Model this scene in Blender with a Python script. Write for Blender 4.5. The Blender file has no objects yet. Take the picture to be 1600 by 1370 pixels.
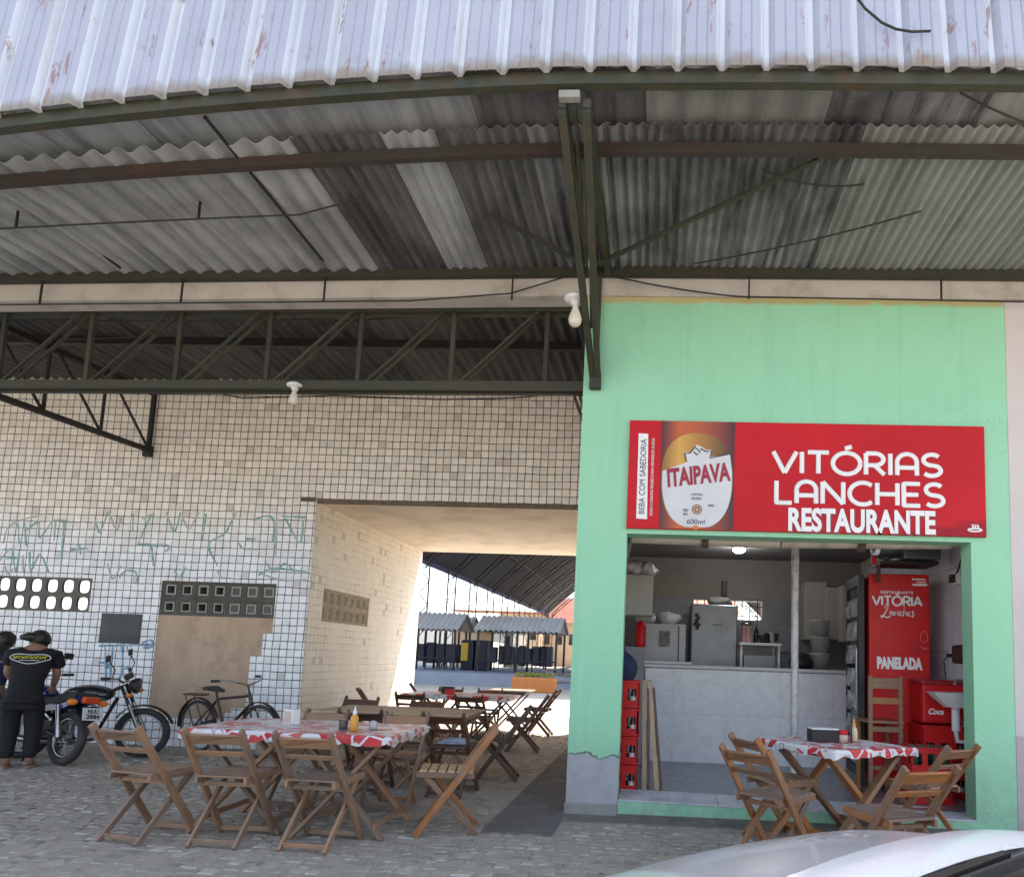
import bpy, bmesh, math, random
from mathutils import Vector, Matrix
R = math.radians
PI = math.pi
rnd = random.Random(11)
S = bpy.context.scene
COL = S.collection

# ------------------------------------------------------------------ camera
cam_d = bpy.data.cameras.new('camera')
cam = bpy.data.objects.new('camera', cam_d)
COL.objects.link(cam)
S.camera = cam
cam_d.sensor_fit = 'HORIZONTAL'
cam_d.sensor_width = 36.0
cam_d.lens = 1106.849 / 1600 * 36.0
cam_d.shift_x = (800 - 973.8379) / 1600
cam_d.shift_y = (906.0711 - 685) / 1600
cam_d.clip_start = 0.05
cam_d.clip_end = 1500
cr = Vector((0.99830643, 0.04663796, 0.03477322))
cu = Vector((-0.02929356, -0.11342365, 0.99311478))
cf = Vector((-0.05026095, 0.9924515, 0.11186537))
cam.matrix_world = Matrix(((cr.x, cu.x, -cf.x, 0.291), (cr.y, cu.y, -cf.y, -5.9766), (cr.z, cu.z, -cf.z, 1.2675), (0, 0, 0, 1)))

# ------------------------------------------------------------------ sky and sun
SUN = Vector((0.34, 0.43, 1.0)).normalized()
el = math.asin(SUN.z)
W = bpy.data.worlds.new('World')
S.world = W
W.use_nodes = True
wt = W.node_tree
bg = wt.nodes['Background']
sky = wt.nodes.new('ShaderNodeTexSky')
sky.sky_type = 'NISHITA'
sky.sun_disc = False
sky.sun_elevation = el
sky.sun_rotation = math.atan2(SUN.x, SUN.y)
sky.dust_density = 2.0
sky.air_density = 1.0
hs_ = wt.nodes.new('ShaderNodeHueSaturation')
hs_.inputs['Saturation'].default_value = .68
wt.links.new(sky.outputs[0], hs_.inputs['Color'])
wt.links.new(hs_.outputs[0], bg.inputs[0])
bg.inputs[1].default_value = 0.14
sd = bpy.data.lights.new('sun', 'SUN')
sd.energy = 4.5
sd.angle = R(0.5)
sd.color = (1.0, 0.93, 0.84)
sun = bpy.data.objects.new('sun', sd)
COL.objects.link(sun)
sun.rotation_euler = SUN.to_track_quat('Z', 'Y').to_euler()
sun.location = (3, 3, 14)
S.view_settings.view_transform = 'Standard'
S.view_settings.look = 'None'
S.view_settings.gamma = 1.0
S.view_settings.exposure = 1.8
S.cycles.use_denoising = True
S.cycles.max_bounces = 10
S.cycles.diffuse_bounces = 6
S.cycles.sample_clamp_indirect = 8.0


# ------------------------------------------------------------------ mesh helpers
class MB:
    def __init__(self):
        self.v = []; self.f = []; self.m = []; self.s = []; self.uv = []

    def add(self, verts, faces, mi=0, smooth=False, uvs=None):
        o = len(self.v)
        self.v.extend([tuple(p) for p in verts])
        for k, fc in enumerate(faces):
            self.f.append([o + i for i in fc]); self.m.append(mi); self.s.append(smooth)
            self.uv.append(uvs[k] if uvs else [(0.0, 0.0)] * len(fc))
        return self

    def bar(self, p, q, w, h, up=(0, 0, 1), mi=0):
        p = Vector(p); q = Vector(q); d = q - p; L = d.length
        d = d / L; up = Vector(up)
        if abs(d.dot(up)) > .98: up = Vector((0, 1, 0)) if abs(d.y) < .9 else Vector((1, 0, 0))
        sx = d.cross(up).normalized(); sz = sx.cross(d).normalized()
        a = sx * (w / 2); b = sz * (h / 2)
        vs = [p - a - b, p + a - b, p + a + b, p - a + b, q - a - b, q + a - b, q + a + b, q - a + b]
        o = rnd.random() * 9
        fs = [(0, 1, 2, 3), (7, 6, 5, 4), (0, 4, 5, 1), (1, 5, 6, 2), (2, 6, 7, 3), (3, 7, 4, 0)]
        uv = [[(o, 0), (o, w), (o + h, w), (o + h, 0)]] * 2
        for k, (t, c) in enumerate(((w, 0), (h, w), (w, w + h), (h, 2 * w + h))):
            uv.append([(o, c + o), (o + L, c + o), (o + L, c + t + o), (o, c + t + o)])
        return self.add(vs, fs, mi, False, uv)

    def box(self, c, s, mi=0, rz=0.0, M=None):
        c = Vector(c); x, y, z = s[0] / 2, s[1] / 2, s[2] / 2
        vs = [Vector((sx * x, sy * y, sz * z)) for sz in (-1, 1) for sx, sy in ((-1, -1), (1, -1), (1, 1), (-1, 1))]
        if M is None and rz: M = Matrix.Rotation(rz, 3, 'Z')
        if M is not None: vs = [M @ p for p in vs]
        vs = [p + c for p in vs]
        o = rnd.random() * 9
        fs = [(3, 2, 1, 0), (4, 5, 6, 7), (0, 1, 5, 4), (1, 2, 6, 5), (2, 3, 7, 6), (3, 0, 4, 7)]
        d = [(0, s[1]), (s[0], s[1])]
        sx, sy, sz = s
        uv = [[(o, o), (o + sx, o), (o + sx, o + sy), (o, o + sy)]] * 2 + [[(o, o), (o + sx, o), (o + sx, o + sz), (o, o + sz)], [(o, o), (o + sy, o), (o + sy, o + sz), (o, o + sz)]] * 2
        return self.add(vs, fs, mi, False, uv)

    def tube(self, pts, r, n=8, mi=0, caps=True, closed=False, flat=None):
        pts = [Vector(p) for p in pts]; N = len(pts)
        rs = r if isinstance(r, (list, tuple)) else [r] * N
        vs = []; prev = None
        for i, p in enumerate(pts):
            if closed: t = pts[(i + 1) % N] - pts[i - 1]
            else: t = pts[min(i + 1, N - 1)] - pts[max(i - 1, 0)]
            t = t.normalized() if t.length > 1e-9 else Vector((0, 0, 1))
            if prev is None:
                u = t.orthogonal().normalized()
                if flat is not None and abs(t.dot(Vector(flat))) < .99: u = t.cross(Vector(flat)).normalized()
            else:
                u = (prev - t * prev.dot(t))
                u = u.normalized() if u.length > 1e-6 else t.orthogonal().normalized()
            prev = u; w = t.cross(u)
            for k in range(n):
                a = 2 * PI * k / n
                off = (u * math.cos(a) + w * math.sin(a)) * rs[i]
                if flat is not None:
                    fl = Vector(flat); off = off - fl * off.dot(fl) * .72
                vs.append(p + off)
        fs = []
        for i in range(N if closed else N - 1):
            j = (i + 1) % N
            for k in range(n):
                fs.append((i * n + k, i * n + (k + 1) % n, j * n + (k + 1) % n, j * n + k))
        self.add(vs, fs, mi, True)
        if caps and not closed:
            self.add(vs[:n], [tuple(range(n))[::-1]], mi); self.add(vs[-n:], [tuple(range(n))], mi)
        return self

    def cyl(self, p, q, r, n=12, mi=0, r2=None):
        return self.tube([p, q], [r, r if r2 is None else r2], n, mi)

    def lathe(self, prof, c=(0, 0, 0), n=16, mi=0, M=None, smooth=True):
        c = Vector(c); vs = []; m = len(prof)
        for k in range(n):
            a = 2 * PI * k / n
            for r, z in prof:
                p = Vector((r * math.cos(a), r * math.sin(a), z))
                vs.append((M @ p if M is not None else p) + c)
        fs = []
        for k in range(n):
            k2 = (k + 1) % n
            for i in range(m - 1):
                fs.append((k * m + i, k2 * m + i, k2 * m + i + 1, k * m + i + 1))
        self.add(vs, fs, mi, smooth)
        for idx, rev in ((0, True), (m - 1, False)):
            if prof[idx][0] > 1e-5:
                loop = [vs[k * m + idx] for k in range(n)]
                self.add(loop, [tuple(range(n))[::-1] if rev else tuple(range(n))], mi)
        return self

    def torus(self, c, Rr, r, axis='Y', n=36, k=10, mi=0, sq=1.0):
        pts = []; vs = []; fs = []
        for i in range(n):
            a = 2 * PI * i / n
            for j in range(k):
                b = 2 * PI * j / k
                rr = Rr + r * math.cos(b); h = r * math.sin(b) * sq
                q = (rr * math.cos(a), h, rr * math.sin(a))
                vs.append(Vector(q) + Vector(c))
        for i in range(n):
            for j in range(k):
                fs.append((i * k + j, ((i + 1) % n) * k + j, ((i + 1) % n) * k + (j + 1) % k, i * k + (j + 1) % k))
        return self.add(vs, fs, mi, True)

    def grid(self, fn, nu, nv, mi=0, smooth=True, uv=False):
        vs = [fn(i / nu, j / nv) for j in range(nv + 1) for i in range(nu + 1)]
        fs = []; uvs = []
        for j in range(nv):
            for i in range(nu):
                a = j * (nu + 1) + i
                fs.append((a, a + 1, a + nu + 2, a + nu + 1))
                uvs.append([(i / nu, j / nv), ((i + 1) / nu, j / nv), ((i + 1) / nu, (j + 1) / nv), (i / nu, (j + 1) / nv)])
        return self.add(vs, fs, mi, smooth, uvs)

    def prism(self, poly, fn, mi=0, smooth=False):
        """poly: 2D outline; fn(a, b, t) -> 3D with t 0 / 1 for the two ends."""
        n = len(poly)
        vs = [fn(a, b, 0) for a, b in poly] + [fn(a, b, 1) for a, b in poly]
        self.add(vs[:n], [tuple(range(n))], mi)
        self.add(vs[n:], [tuple(range(n))[::-1]], mi)
        self.add(vs, [(i, i + n, (i + 1) % n + n, (i + 1) % n) for i in range(n)], mi, smooth)
        return self

    def blob(self, c, s, n=12, mi=0, jit=0.0, seed=0, M=None):
        rr = random.Random(seed); vs = []; fs = []; m = n // 2 + 1
        ph = [rr.random() * 6 for _ in range(6)]
        for j in range(m):
            th = PI * j / (m - 1)
            for i in range(n):
                a = 2 * PI * i / n
                d = 1 + jit * (math.sin(3 * a + ph[0]) * math.sin(2 * th + ph[1]) + .6 * math.sin(5 * a + ph[2] + 3 * th) + .5 * math.cos(4 * th + ph[3] + 2 * a)) * math.sin(th)
                p = Vector((s[0] * d * math.sin(th) * math.cos(a), s[1] * d * math.sin(th) * math.sin(a), s[2] * d * math.cos(th)))
                vs.append((M @ p if M is not None else p) + Vector(c))
        for j in range(m - 1):
            for i in range(n):
                fs.append((j * n + i, (j + 1) * n + i, (j + 1) * n + (i + 1) % n, j * n + (i + 1) % n))
        return self.add(vs, fs, mi, True)

    def cells(self, xs, zs, solid, y0, y1, fn=None, mi=0):
        """a slab of rectangular cells; solid(xc, zc) tells which are filled; closed sides."""
        fn = fn or (lambda x, y, z: (x, y, z))
        nx, nz = len(xs) - 1, len(zs) - 1
        g = [[solid((xs[i] + xs[i + 1]) / 2, (zs[j] + zs[j + 1]) / 2) for j in range(nz)] for i in range(nx)]
        for i in range(nx):
            for j in range(nz):
                if not g[i][j]: continue
                a, b, c, d = xs[i], xs[i + 1], zs[j], zs[j + 1]
                self.add([fn(a, y0, c), fn(b, y0, c), fn(b, y0, d), fn(a, y0, d)], [(0, 1, 2, 3)], mi)
                self.add([fn(a, y1, c), fn(b, y1, c), fn(b, y1, d), fn(a, y1, d)], [(3, 2, 1, 0)], mi)
                for di, dj, (p, q) in ((-1, 0, ((a, d), (a, c))), (1, 0, ((b, c), (b, d))), (0, -1, ((a, c), (b, c))), (0, 1, ((b, d), (a, d)))):
                    i2, j2 = i + di, j + dj
                    if 0 <= i2 < nx and 0 <= j2 < nz and g[i2][j2]: continue
                    self.add([fn(p[0], y0, p[1]), fn(p[0], y1, p[1]), fn(q[0], y1, q[1]), fn(q[0], y0, q[1])], [(0, 1, 2, 3)], mi)
        return self

    def build(self, name, mats, parent=None, loc=None, bevel=0.0, seg=2, kind=None, weld=False):
        me = bpy.data.meshes.new(name)
        me.from_pydata(self.v, [], self.f)
        ms = mats if isinstance(mats, (list, tuple)) else [mats]
        for m in ms: me.materials.append(m)
        me.polygons.foreach_set('material_index', self.m)
        me.polygons.foreach_set('use_smooth', self.s)
        ul = me.uv_layers.new(name='UVMap')
        flat = [c for fc in self.uv for p in fc for c in p]
        ul.data.foreach_set('uv', flat)
        if bevel > 0 or weld:
            bm = bmesh.new(); bm.from_mesh(me)
            if weld: bmesh.ops.remove_doubles(bm, verts=bm.verts, dist=1e-5)
            if bevel > 0:
                es = [e for e in bm.edges if len(e.link_faces) == 2 and e.calc_face_angle(0) > .5]
                bmesh.ops.bevel(bm, geom=es, offset=bevel, segments=seg, affect='EDGES', profile=.5, clamp_overlap=True)
            bm.to_mesh(me); bm.free()
        me.update()
        o = bpy.data.objects.new(name, me)
        COL.objects.link(o)
        if parent is not None: o.parent = parent
        if loc is not None: o.location = loc
        if kind: o['kind'] = kind
        return o


def thing(name, label, cat, loc=(0, 0, 0), rz=0.0, group=None):
    o = bpy.data.objects.new(name, None)
    o.empty_display_size = .1
    COL.objects.link(o)
    o.location = loc; o.rotation_euler = (0, 0, rz)
    o['label'] = label; o['category'] = cat
    if group: o['group'] = group
    return o


def tag(o, label, cat, group=None):
    o['label'] = label; o['category'] = cat
    if group: o['group'] = group
    return o


def copy_tree(o, parent=None):
    c = o.copy(); COL.objects.link(c)
    if parent is not None: c.parent = parent
    for ch in list(o.children): copy_tree(ch, c)
    return c


def place(src, used, loc, rz, label, group=None):
    o = src if not used else copy_tree(src)
    o.location = loc; o.rotation_euler = (0, 0, rz); o['label'] = label
    if group: o['group'] = group
    return o


# ------------------------------------------------------------------ materials
def nodes(name):
    m = bpy.data.materials.new(name); m.use_nodes = True
    nt = m.node_tree
    return m, nt, nt.nodes['Principled BSDF']


def N(nt, t, **kw):
    n = nt.nodes.new(t)
    for k, v in kw.items():
        if k.startswith('i_'): n.inputs[k[2:].replace('_', ' ')].default_value = v
        else: setattr(n, k, v)
    return n


def ramp(nt, fac, stops):
    r = nt.nodes.new('ShaderNodeValToRGB')
    el_ = r.color_ramp.elements
    while len(el_) < len(stops): el_.new(0.5)
    for e, (p, c) in zip(el_, stops):
        e.position = p; e.color = (*c, 1) if len(c) == 3 else c
    nt.links.new(fac, r.inputs[0])
    return r.outputs[0]


def mixc(nt, fac, a, b):
    n = nt.nodes.new('ShaderNodeMix'); n.data_type = 'RGBA'
    for sock, val in ((n.inputs[0], fac), (n.inputs[6], a), (n.inputs[7], b)):
        if isinstance(val, (int, float)): sock.default_value = val
        elif isinstance(val, tuple): sock.default_value = (*val, 1) if len(val) == 3 else val
        else: nt.links.new(val, sock)
    return n.outputs[2]


def math_(nt, op, a, b=None, clamp=False):
    n = nt.nodes.new('ShaderNodeMath'); n.operation = op; n.use_clamp = clamp
    for i, val in enumerate((a, b)):
        if val is None: continue
        if isinstance(val, (int, float)): n.inputs[i].default_value = val
        else: nt.links.new(val, n.inputs[i])
    return n.outputs[0]


def noise(nt, vec, scale, detail=4, rough=.55, dist=0.0, stretch=None):
    if stretch:
        mp = nt.nodes.new('ShaderNodeMapping'); mp.inputs['Scale'].default_value = stretch
        nt.links.new(vec, mp.inputs[0]); vec = mp.outputs[0]
    n = nt.nodes.new('ShaderNodeTexNoise')
    n.inputs['Scale'].default_value = scale; n.inputs['Detail'].default_value = detail
    n.inputs['Roughness'].default_value = rough; n.inputs['Distortion'].default_value = dist
    nt.links.new(vec, n.inputs['Vector'])
    return n.outputs['Fac']


def bump(nt, bs, h, strength=.3, dist=.01):
    b = nt.nodes.new('ShaderNodeBump')
    b.inputs['Strength'].default_value = strength; b.inputs['Distance'].default_value = dist
    nt.links.new(h, b.inputs['Height']); nt.links.new(b.outputs[0], bs.inputs['Normal'])


MATS = {}


def mat(name, c1, c2=None, rough=.6, scale=6, metal=0.0, bmp=0.0, bscale=60, dirt=None, dscale=3, damt=.5, stretch=None, var=0.0, spec=.5, rvar=.12, coat=0.0):
    """mottled surface: c1 to c2 by noise, dirt colour in patches, fine bump, small random shift per object."""
    if name in MATS: return MATS[name]
    m, nt, bs = nodes(name)
    tc = nt.nodes.new('ShaderNodeTexCoord'); vec = tc.outputs['Object']
    c2 = c2 or tuple(x * .82 for x in c1)
    n1 = noise(nt, vec, scale, 5, .6, 0, stretch)
    col = ramp(nt, n1, [(.32, c1), (.7, c2)])
    if dirt:
        n2 = noise(nt, vec, dscale, 7, .65, .3)
        fac = math_(nt, 'MULTIPLY', ramp(nt, n2, [(.5, (0, 0, 0)), (.72, (1, 1, 1))]), damt)
        col = mixc(nt, fac, col, dirt)
    if var:
        oi = nt.nodes.new('ShaderNodeObjectInfo')
        hv = nt.nodes.new('ShaderNodeHueSaturation')
        v = math_(nt, 'ADD', math_(nt, 'MULTIPLY', oi.outputs['Random'], 2 * var), 1 - var)
        nt.links.new(v, hv.inputs['Value']); nt.links.new(col, hv.inputs['Color'])
        col = hv.outputs[0]
    nt.links.new(col, bs.inputs['Base Color'])
    bs.inputs['Metallic'].default_value = metal
    bs.inputs['Specular IOR Level'].default_value = spec
    if coat: bs.inputs['Coat Weight'].default_value = coat
    rr = math_(nt, 'ADD', math_(nt, 'MULTIPLY', n1, rvar * 2), rough - rvar)
    nt.links.new(rr, bs.inputs['Roughness'])
    if bmp:
        n3 = noise(nt, vec, bscale, 5, .6)
        bump(nt, bs, n3, bmp, .01)
    MATS[name] = m
    return m


def wood(name, c1, c2, dark, rough=.55, var=.30):
    """grain along each stick through the UV laid along its length."""
    m, nt, bs = nodes(name)
    uvn = nt.nodes.new('ShaderNodeUVMap'); uvn.uv_map = 'UVMap'
    tc = nt.nodes.new('ShaderNodeTexCoord')
    g = noise(nt, uvn.outputs[0], 1.0, 6, .65, .6, (6, 110, 1))
    col = ramp(nt, g, [(.3, c1), (.5, c2), (.72, dark)])
    st = noise(nt, tc.outputs['Object'], 7, 5, .6)
    grey = tuple(.5 * x + .5 * .16 for x in c2)
    col = mixc(nt, math_(nt, 'MULTIPLY', ramp(nt, st, [(.48, (0, 0, 0)), (.7, (1, 1, 1))]), .6), col, grey)
    oi = nt.nodes.new('ShaderNodeObjectInfo')
    hv = nt.nodes.new('ShaderNodeHueSaturation')
    nt.links.new(math_(nt, 'ADD', math_(nt, 'MULTIPLY', oi.outputs['Random'], 2 * var), 1 - var), hv.inputs['Value'])
    nt.links.new(math_(nt, 'ADD', math_(nt, 'MULTIPLY', oi.outputs['Random'], .4), .8), hv.inputs['Saturation'])
    nt.links.new(col, hv.inputs['Color']); nt.links.new(hv.outputs[0], bs.inputs['Base Color'])
    bs.inputs['Roughness'].default_value = rough
    bump(nt, bs, g, .25, .002)
    return m


def tiles(name, axes, p, base, top, grout, seam=.046, patchy=False):
    """square ceramic tiles in world metres; axes 'XZ' or 'YZ'."""
    m, nt, bs = nodes(name)
    tc = nt.nodes.new('ShaderNodeTexCoord'); sp = nt.nodes.new('ShaderNodeSeparateXYZ')
    nt.links.new(tc.outputs['Object'], sp.inputs[0])
    wob = math_(nt, 'MULTIPLY', math_(nt, 'SUBTRACT', noise(nt, tc.outputs['Object'], 2.2, 3), .5), .03)
    a = math_(nt, 'ADD', sp.outputs[axes[0]], wob); b = math_(nt, 'ADD', sp.outputs[axes[1]], wob)
    ua = math_(nt, 'DIVIDE', a, p); ub = math_(nt, 'DIVIDE', b, p)
    fa = math_(nt, 'FRACT', math_(nt, 'ADD', ua, 200)); fb = math_(nt, 'FRACT', math_(nt, 'ADD', ub, 200))
    ea = math_(nt, 'ABSOLUTE', math_(nt, 'SUBTRACT', fa, .5)); eb = math_(nt, 'ABSOLUTE', math_(nt, 'SUBTRACT', fb, .5))
    e = math_(nt, 'MAXIMUM', ea, eb)                       # .5 on the joint
    nz = noise(nt, tc.outputs['Object'], 16, 4, .6)
    ew = math_(nt, 'ADD', e, math_(nt, 'MULTIPLY', math_(nt, 'SUBTRACT', nz, .5), .085))
    j = ramp(nt, ew, [(.5 - seam - .012, (0, 0, 0)), (.5 - seam + .012, (1, 1, 1))])
    cb = nt.nodes.new('ShaderNodeCombineXYZ')
    nt.links.new(math_(nt, 'FLOOR', ua), cb.inputs[0]); nt.links.new(math_(nt, 'FLOOR', ub), cb.inputs[1])
    wn = nt.nodes.new('ShaderNodeTexWhiteNoise'); wn.noise_dimensions = '3D'
    nt.links.new(cb.outputs[0], wn.inputs[0])
    big = noise(nt, tc.outputs['Object'], .9, 5, .6)
    zz = math_(nt, 'ADD', sp.outputs[2], math_(nt, 'MULTIPLY', math_(nt, 'SUBTRACT', big, .5), .9))
    mr = nt.nodes.new('ShaderNodeMapRange'); mr.inputs[1].default_value = 2.45; mr.inputs[2].default_value = 3.05
    nt.links.new(zz, mr.inputs[0])
    col = mixc(nt, mr.outputs[0], base, top)
    hv = nt.nodes.new('ShaderNodeHueSaturation')
    nt.links.new(math_(nt, 'ADD', math_(nt, 'MULTIPLY', wn.outputs[0], .08 if patchy else .2), .95 if patchy else .88), hv.inputs['Value'])
    nt.links.new(col, hv.inputs['Color'])
    col = hv.outputs[0]
    # the odd broken, brown-stained tile
    brk = ramp(nt, wn.outputs[0], [(.972, (0, 0, 0)), (.976, (1, 1, 1))])
    spots = ramp(nt, noise(nt, tc.outputs['Object'], 9, 6, .7), [(.66, (0, 0, 0)), (.72, (1, 1, 1))])
    col = mixc(nt, math_(nt, 'MULTIPLY', math_(nt, 'MAXIMUM', math_(nt, 'MULTIPLY', brk, .5), math_(nt, 'MULTIPLY', spots, .35)), .8), col, (.23, .15, .09))
    st = ramp(nt, noise(nt, tc.outputs['Object'], 2.0, 6, .6, .4, (3, 3, .35)), [(.5, (0, 0, 0)), (.75, (1, 1, 1))])
    col = mixc(nt, math_(nt, 'MULTIPLY', st, .16), col, (.36, .29, .22))
    jf = j
    if patchy:
        pn = ramp(nt, noise(nt, tc.outputs['Object'], 2.6, 5, .65), [(.46, (.12, .12, .12)), (.66, (1, 1, 1))])
        jf = math_(nt, 'MULTIPLY', j, pn)
    gn = ramp(nt, noise(nt, tc.outputs['Object'], 1.7, 6, .7), [(.35, (0, 0, 0)), (.65, (1, 1, 1))])
    gcol = mixc(nt, gn, grout, tuple(min(1, x * 1.5 + .015) for x in grout))
    col = mixc(nt, jf, col, gcol)
    nt.links.new(col, bs.inputs['Base Color'])
    rg = math_(nt, 'ADD', math_(nt, 'MULTIPLY', j, .5), .28)
    nt.links.new(math_(nt, 'ADD', rg, math_(nt, 'MULTIPLY', big, .2)), bs.inputs['Roughness'])
    hh = math_(nt, 'SUBTRACT', 1.0, ramp(nt, ew, [(.40, (0, 0, 0)), (.49, (1, 1, 1))]))
    hh = math_(nt, 'ADD', hh, math_(nt, 'MULTIPLY', wn.outputs[0], .25))
    bump(nt, bs, hh, .55, .006)
    return m


M_wood_g = wood('weathered_brown_wood', (.34, .215, .14), (.27, .165, .105), (.14, .082, .052))
M_wood_o = wood('orange_varnished_wood', (.34, .17, .085), (.25, .12, .058), (.115, .056, .030), .45)
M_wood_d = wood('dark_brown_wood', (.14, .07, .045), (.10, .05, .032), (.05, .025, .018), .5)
M_wood_t = wood('pale_table_wood', (.48, .36, .23), (.40, .29, .18), (.26, .18, .11))
M_steel = mat('mossy_rusty_steel', (.026, .034, .022), (.05, .05, .034), .65, 9, .1, .4, 70, (.085, .04, .022), 5, .6, var=.2)
M_rust = mat('brown_rusted_steel', (.12, .06, .035), (.07, .045, .035), .75, 14, .2, .5, 80, (.09, .10, .05), 4, .6)
M_black = mat('black_steel', (.018, .017, .018), (.03, .027, .025), .5, 9, .3, .2, 60, (.06, .04, .03), 5, .5)
M_cable = mat('black_cable', (.012, .012, .012), (.02, .02, .02), .6)
M_white = mat('white_enamel', (.74, .74, .74), (.66, .66, .65), .35, 4, 0, .1, 30, (.4, .38, .34), 3, .3)
M_plastic_w = mat('white_plastic', (.72, .72, .70), (.64, .64, .62), .45, 5)
M_red = mat('red_plastic', (.60, .014, .014), (.52, .012, .013), .45, 6, 0, .1, 40, (.25, .02, .02), 4, .4, spec=.3)
M_rubber = mat('black_rubber', (.02, .02, .021), (.035, .033, .032), .75, 9, 0, .3, 60, (.10, .085, .07), 4, .5)
M_chrome = mat('dull_chrome', (.42, .42, .42), (.30, .30, .30), .3, 8, 1.0, .1, 50, (.2, .17, .14), 6, .5)
M_alu = mat('grey_cast_alloy', (.36, .36, .36), (.27, .27, .27), .42, 12, .8, .3, 60, (.1, .08, .06), 6, .6)
M_glassd = mat('dark_glass', (.02, .025, .03), (.03, .035, .04), .08, 2, 0, rvar=.03)
M_conc = mat('grey_concrete', (.30, .295, .285), (.24, .235, .225), .85, 5, 0, .5, 50, (.16, .15, .14), 2.5, .6)
M_plaster = mat('bare_tan_plaster', (.53, .385, .27), (.43, .31, .215), .9, 3, 0, .6, 40, (.26, .18, .13), 2.2, .7, stretch=(2.5, 1, .5))
M_cream = mat('cream_painted_plaster', (.76, .66, .52), (.68, .58, .45), .8, 2, 0, .3, 30, (.4, .30, .2), 2, .4)


# ------------------------------------------------------------------ where a ray of the photo meets a real plane of the place
CO = Vector((0.291, -5.9766, 1.2675))


def ray(u, v):
    return cr * ((u - 973.8379) / 1106.849) - cu * ((v - 906.0711) / 1106.849) + cf


def at_y(u, v, y):
    d = ray(u, v); return CO + d * ((y - CO.y) / d.y)


def at_z(u, v, z):
    d = ray(u, v); return CO + d * ((z - CO.z) / d.z)


# ------------------------------------------------------------------ ground
def ground_mat():
    m, nt, bs = nodes('dusty_pavement')
    tc = nt.nodes.new('ShaderNodeTexCoord'); v = tc.outputs['Object']
    col = ramp(nt, noise(nt, v, .35, 7, .65), [(.3, (.34, .30, .25)), (.7, (.42, .38, .32))])
    fine = ramp(nt, noise(nt, v, 14, 5, .7), [(.35, (.72, .72, .72)), (.65, (1.05, 1.05, 1.05))])
    mx = nt.nodes.new('ShaderNodeMix'); mx.data_type = 'RGBA'; mx.blend_type = 'MULTIPLY'; mx.inputs[0].default_value = 1
    nt.links.new(col, mx.inputs[6]); nt.links.new(fine, mx.inputs[7])
    nt.links.new(mx.outputs[2], bs.inputs['Base Color'])
    bs.inputs['Roughness'].default_value = .95
    bump(nt, bs, noise(nt, v, 30, 6, .7), .5, .02)
    return m


def cobble_mat():
    m, nt, bs = nodes('worn_grey_cobble')
    tc = nt.nodes.new('ShaderNodeTexCoord'); v = tc.outputs['Object']
    ge = nt.nodes.new('ShaderNodeNewGeometry')
    col = ramp(nt, ge.outputs['Random Per Island'], [(0, (.26, .235, .20)), (.4, (.345, .31, .265)), (.8, (.39, .35, .30)), (1, (.48, .44, .385))])
    ds = ramp(nt, noise(nt, v, .8, 6, .65), [(.42, (0, 0, 0)), (.65, (1, 1, 1))])
    col = mixc(nt, math_(nt, 'MULTIPLY', ds, .55), col, (.42, .375, .315))
    st = ramp(nt, noise(nt, v, .55, 7, .7, .6), [(.54, (0, 0, 0)), (.68, (1, 1, 1))])
    col = mixc(nt, math_(nt, 'MULTIPLY', st, .5), col, (.12, .11, .10))
    sp = ramp(nt, noise(nt, v, 55, 5, .7), [(.35, (.7, .7, .7)), (.65, (1.1, 1.1, 1.1))])
    mx = nt.nodes.new('ShaderNodeMix'); mx.data_type = 'RGBA'; mx.blend_type = 'MULTIPLY'; mx.inputs[0].default_value = 1
    nt.links.new(col, mx.inputs[6]); nt.links.new(sp, mx.inputs[7])
    nt.links.new(mx.outputs[2], bs.inputs['Base Color'])
    bs.inputs['Roughness'].default_value = .8
    bump(nt, bs, noise(nt, v, 40, 6, .7), .6, .01)
    return m


M_ground = ground_mat()
g = MB(); g.add([(-300, -120, -.02), (300, -120, -.02), (300, 400, -.02), (-300, 400, -.02)], [(0, 1, 2, 3)])
g.build('ground', M_ground, kind='structure')


def cobbles():
    b = MB(); y = -5.6
    vs = []; fs = []
    while y < 8.6:
        h = rnd.uniform(.080, .108)
        x = -11.5 + rnd.random() * .1
        while x < 4.6:
            w = rnd.uniform(.085, .145)
            if not ((-.96 < x + w / 2 < 3.4 and -.28 < y + h / 2) or (x + w / 2 > -.4 and y > -.1)):
                j = lambda s=.012: rnd.uniform(-s, s)
                zt = rnd.uniform(-.009, .002); tilt = (rnd.uniform(-.006, .006), rnd.uniform(-.006, .006))
                o = len(vs); g_ = .004
                c0 = [(x + g_ + j(), y + g_ + j()), (x + w - g_ + j(), y + g_ + j()), (x + w - g_ + j(), y + h - g_ + j()), (x + g_ + j(), y + h - g_ + j())]
                mx = sum(p[0] for p in c0) / 4; my = sum(p[1] for p in c0) / 4
                for p in c0: vs.append((p[0], p[1], -.03))
                for p in c0:
                    q = (mx + (p[0] - mx) * .93, my + (p[1] - my) * .93)
                    vs.append((*q, zt - .007))
                for p in c0:
                    q = (mx + (p[0] - mx) * .72, my + (p[1] - my) * .72)
                    vs.append((*q, zt + tilt[0] * (q[0] - mx) / .05 + tilt[1] * (q[1] - my) / .05))
                for k in range(4):
                    k2 = (k + 1) % 4
                    fs.append((o + k, o + k2, o + 4 + k2, o + 4 + k)); fs.append((o + 4 + k, o + 4 + k2, o + 8 + k2, o + 8 + k))
                fs.append((o + 8, o + 9, o + 10, o + 11))
            x += w
        y += h
    me = bpy.data.meshes.new('cobblestone_paving'); me.from_pydata(vs, [], fs)
    me.materials.append(cobble_mat())
    o = bpy.data.objects.new('cobblestone_paving', me); COL.objects.link(o); o['kind'] = 'structure'


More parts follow.
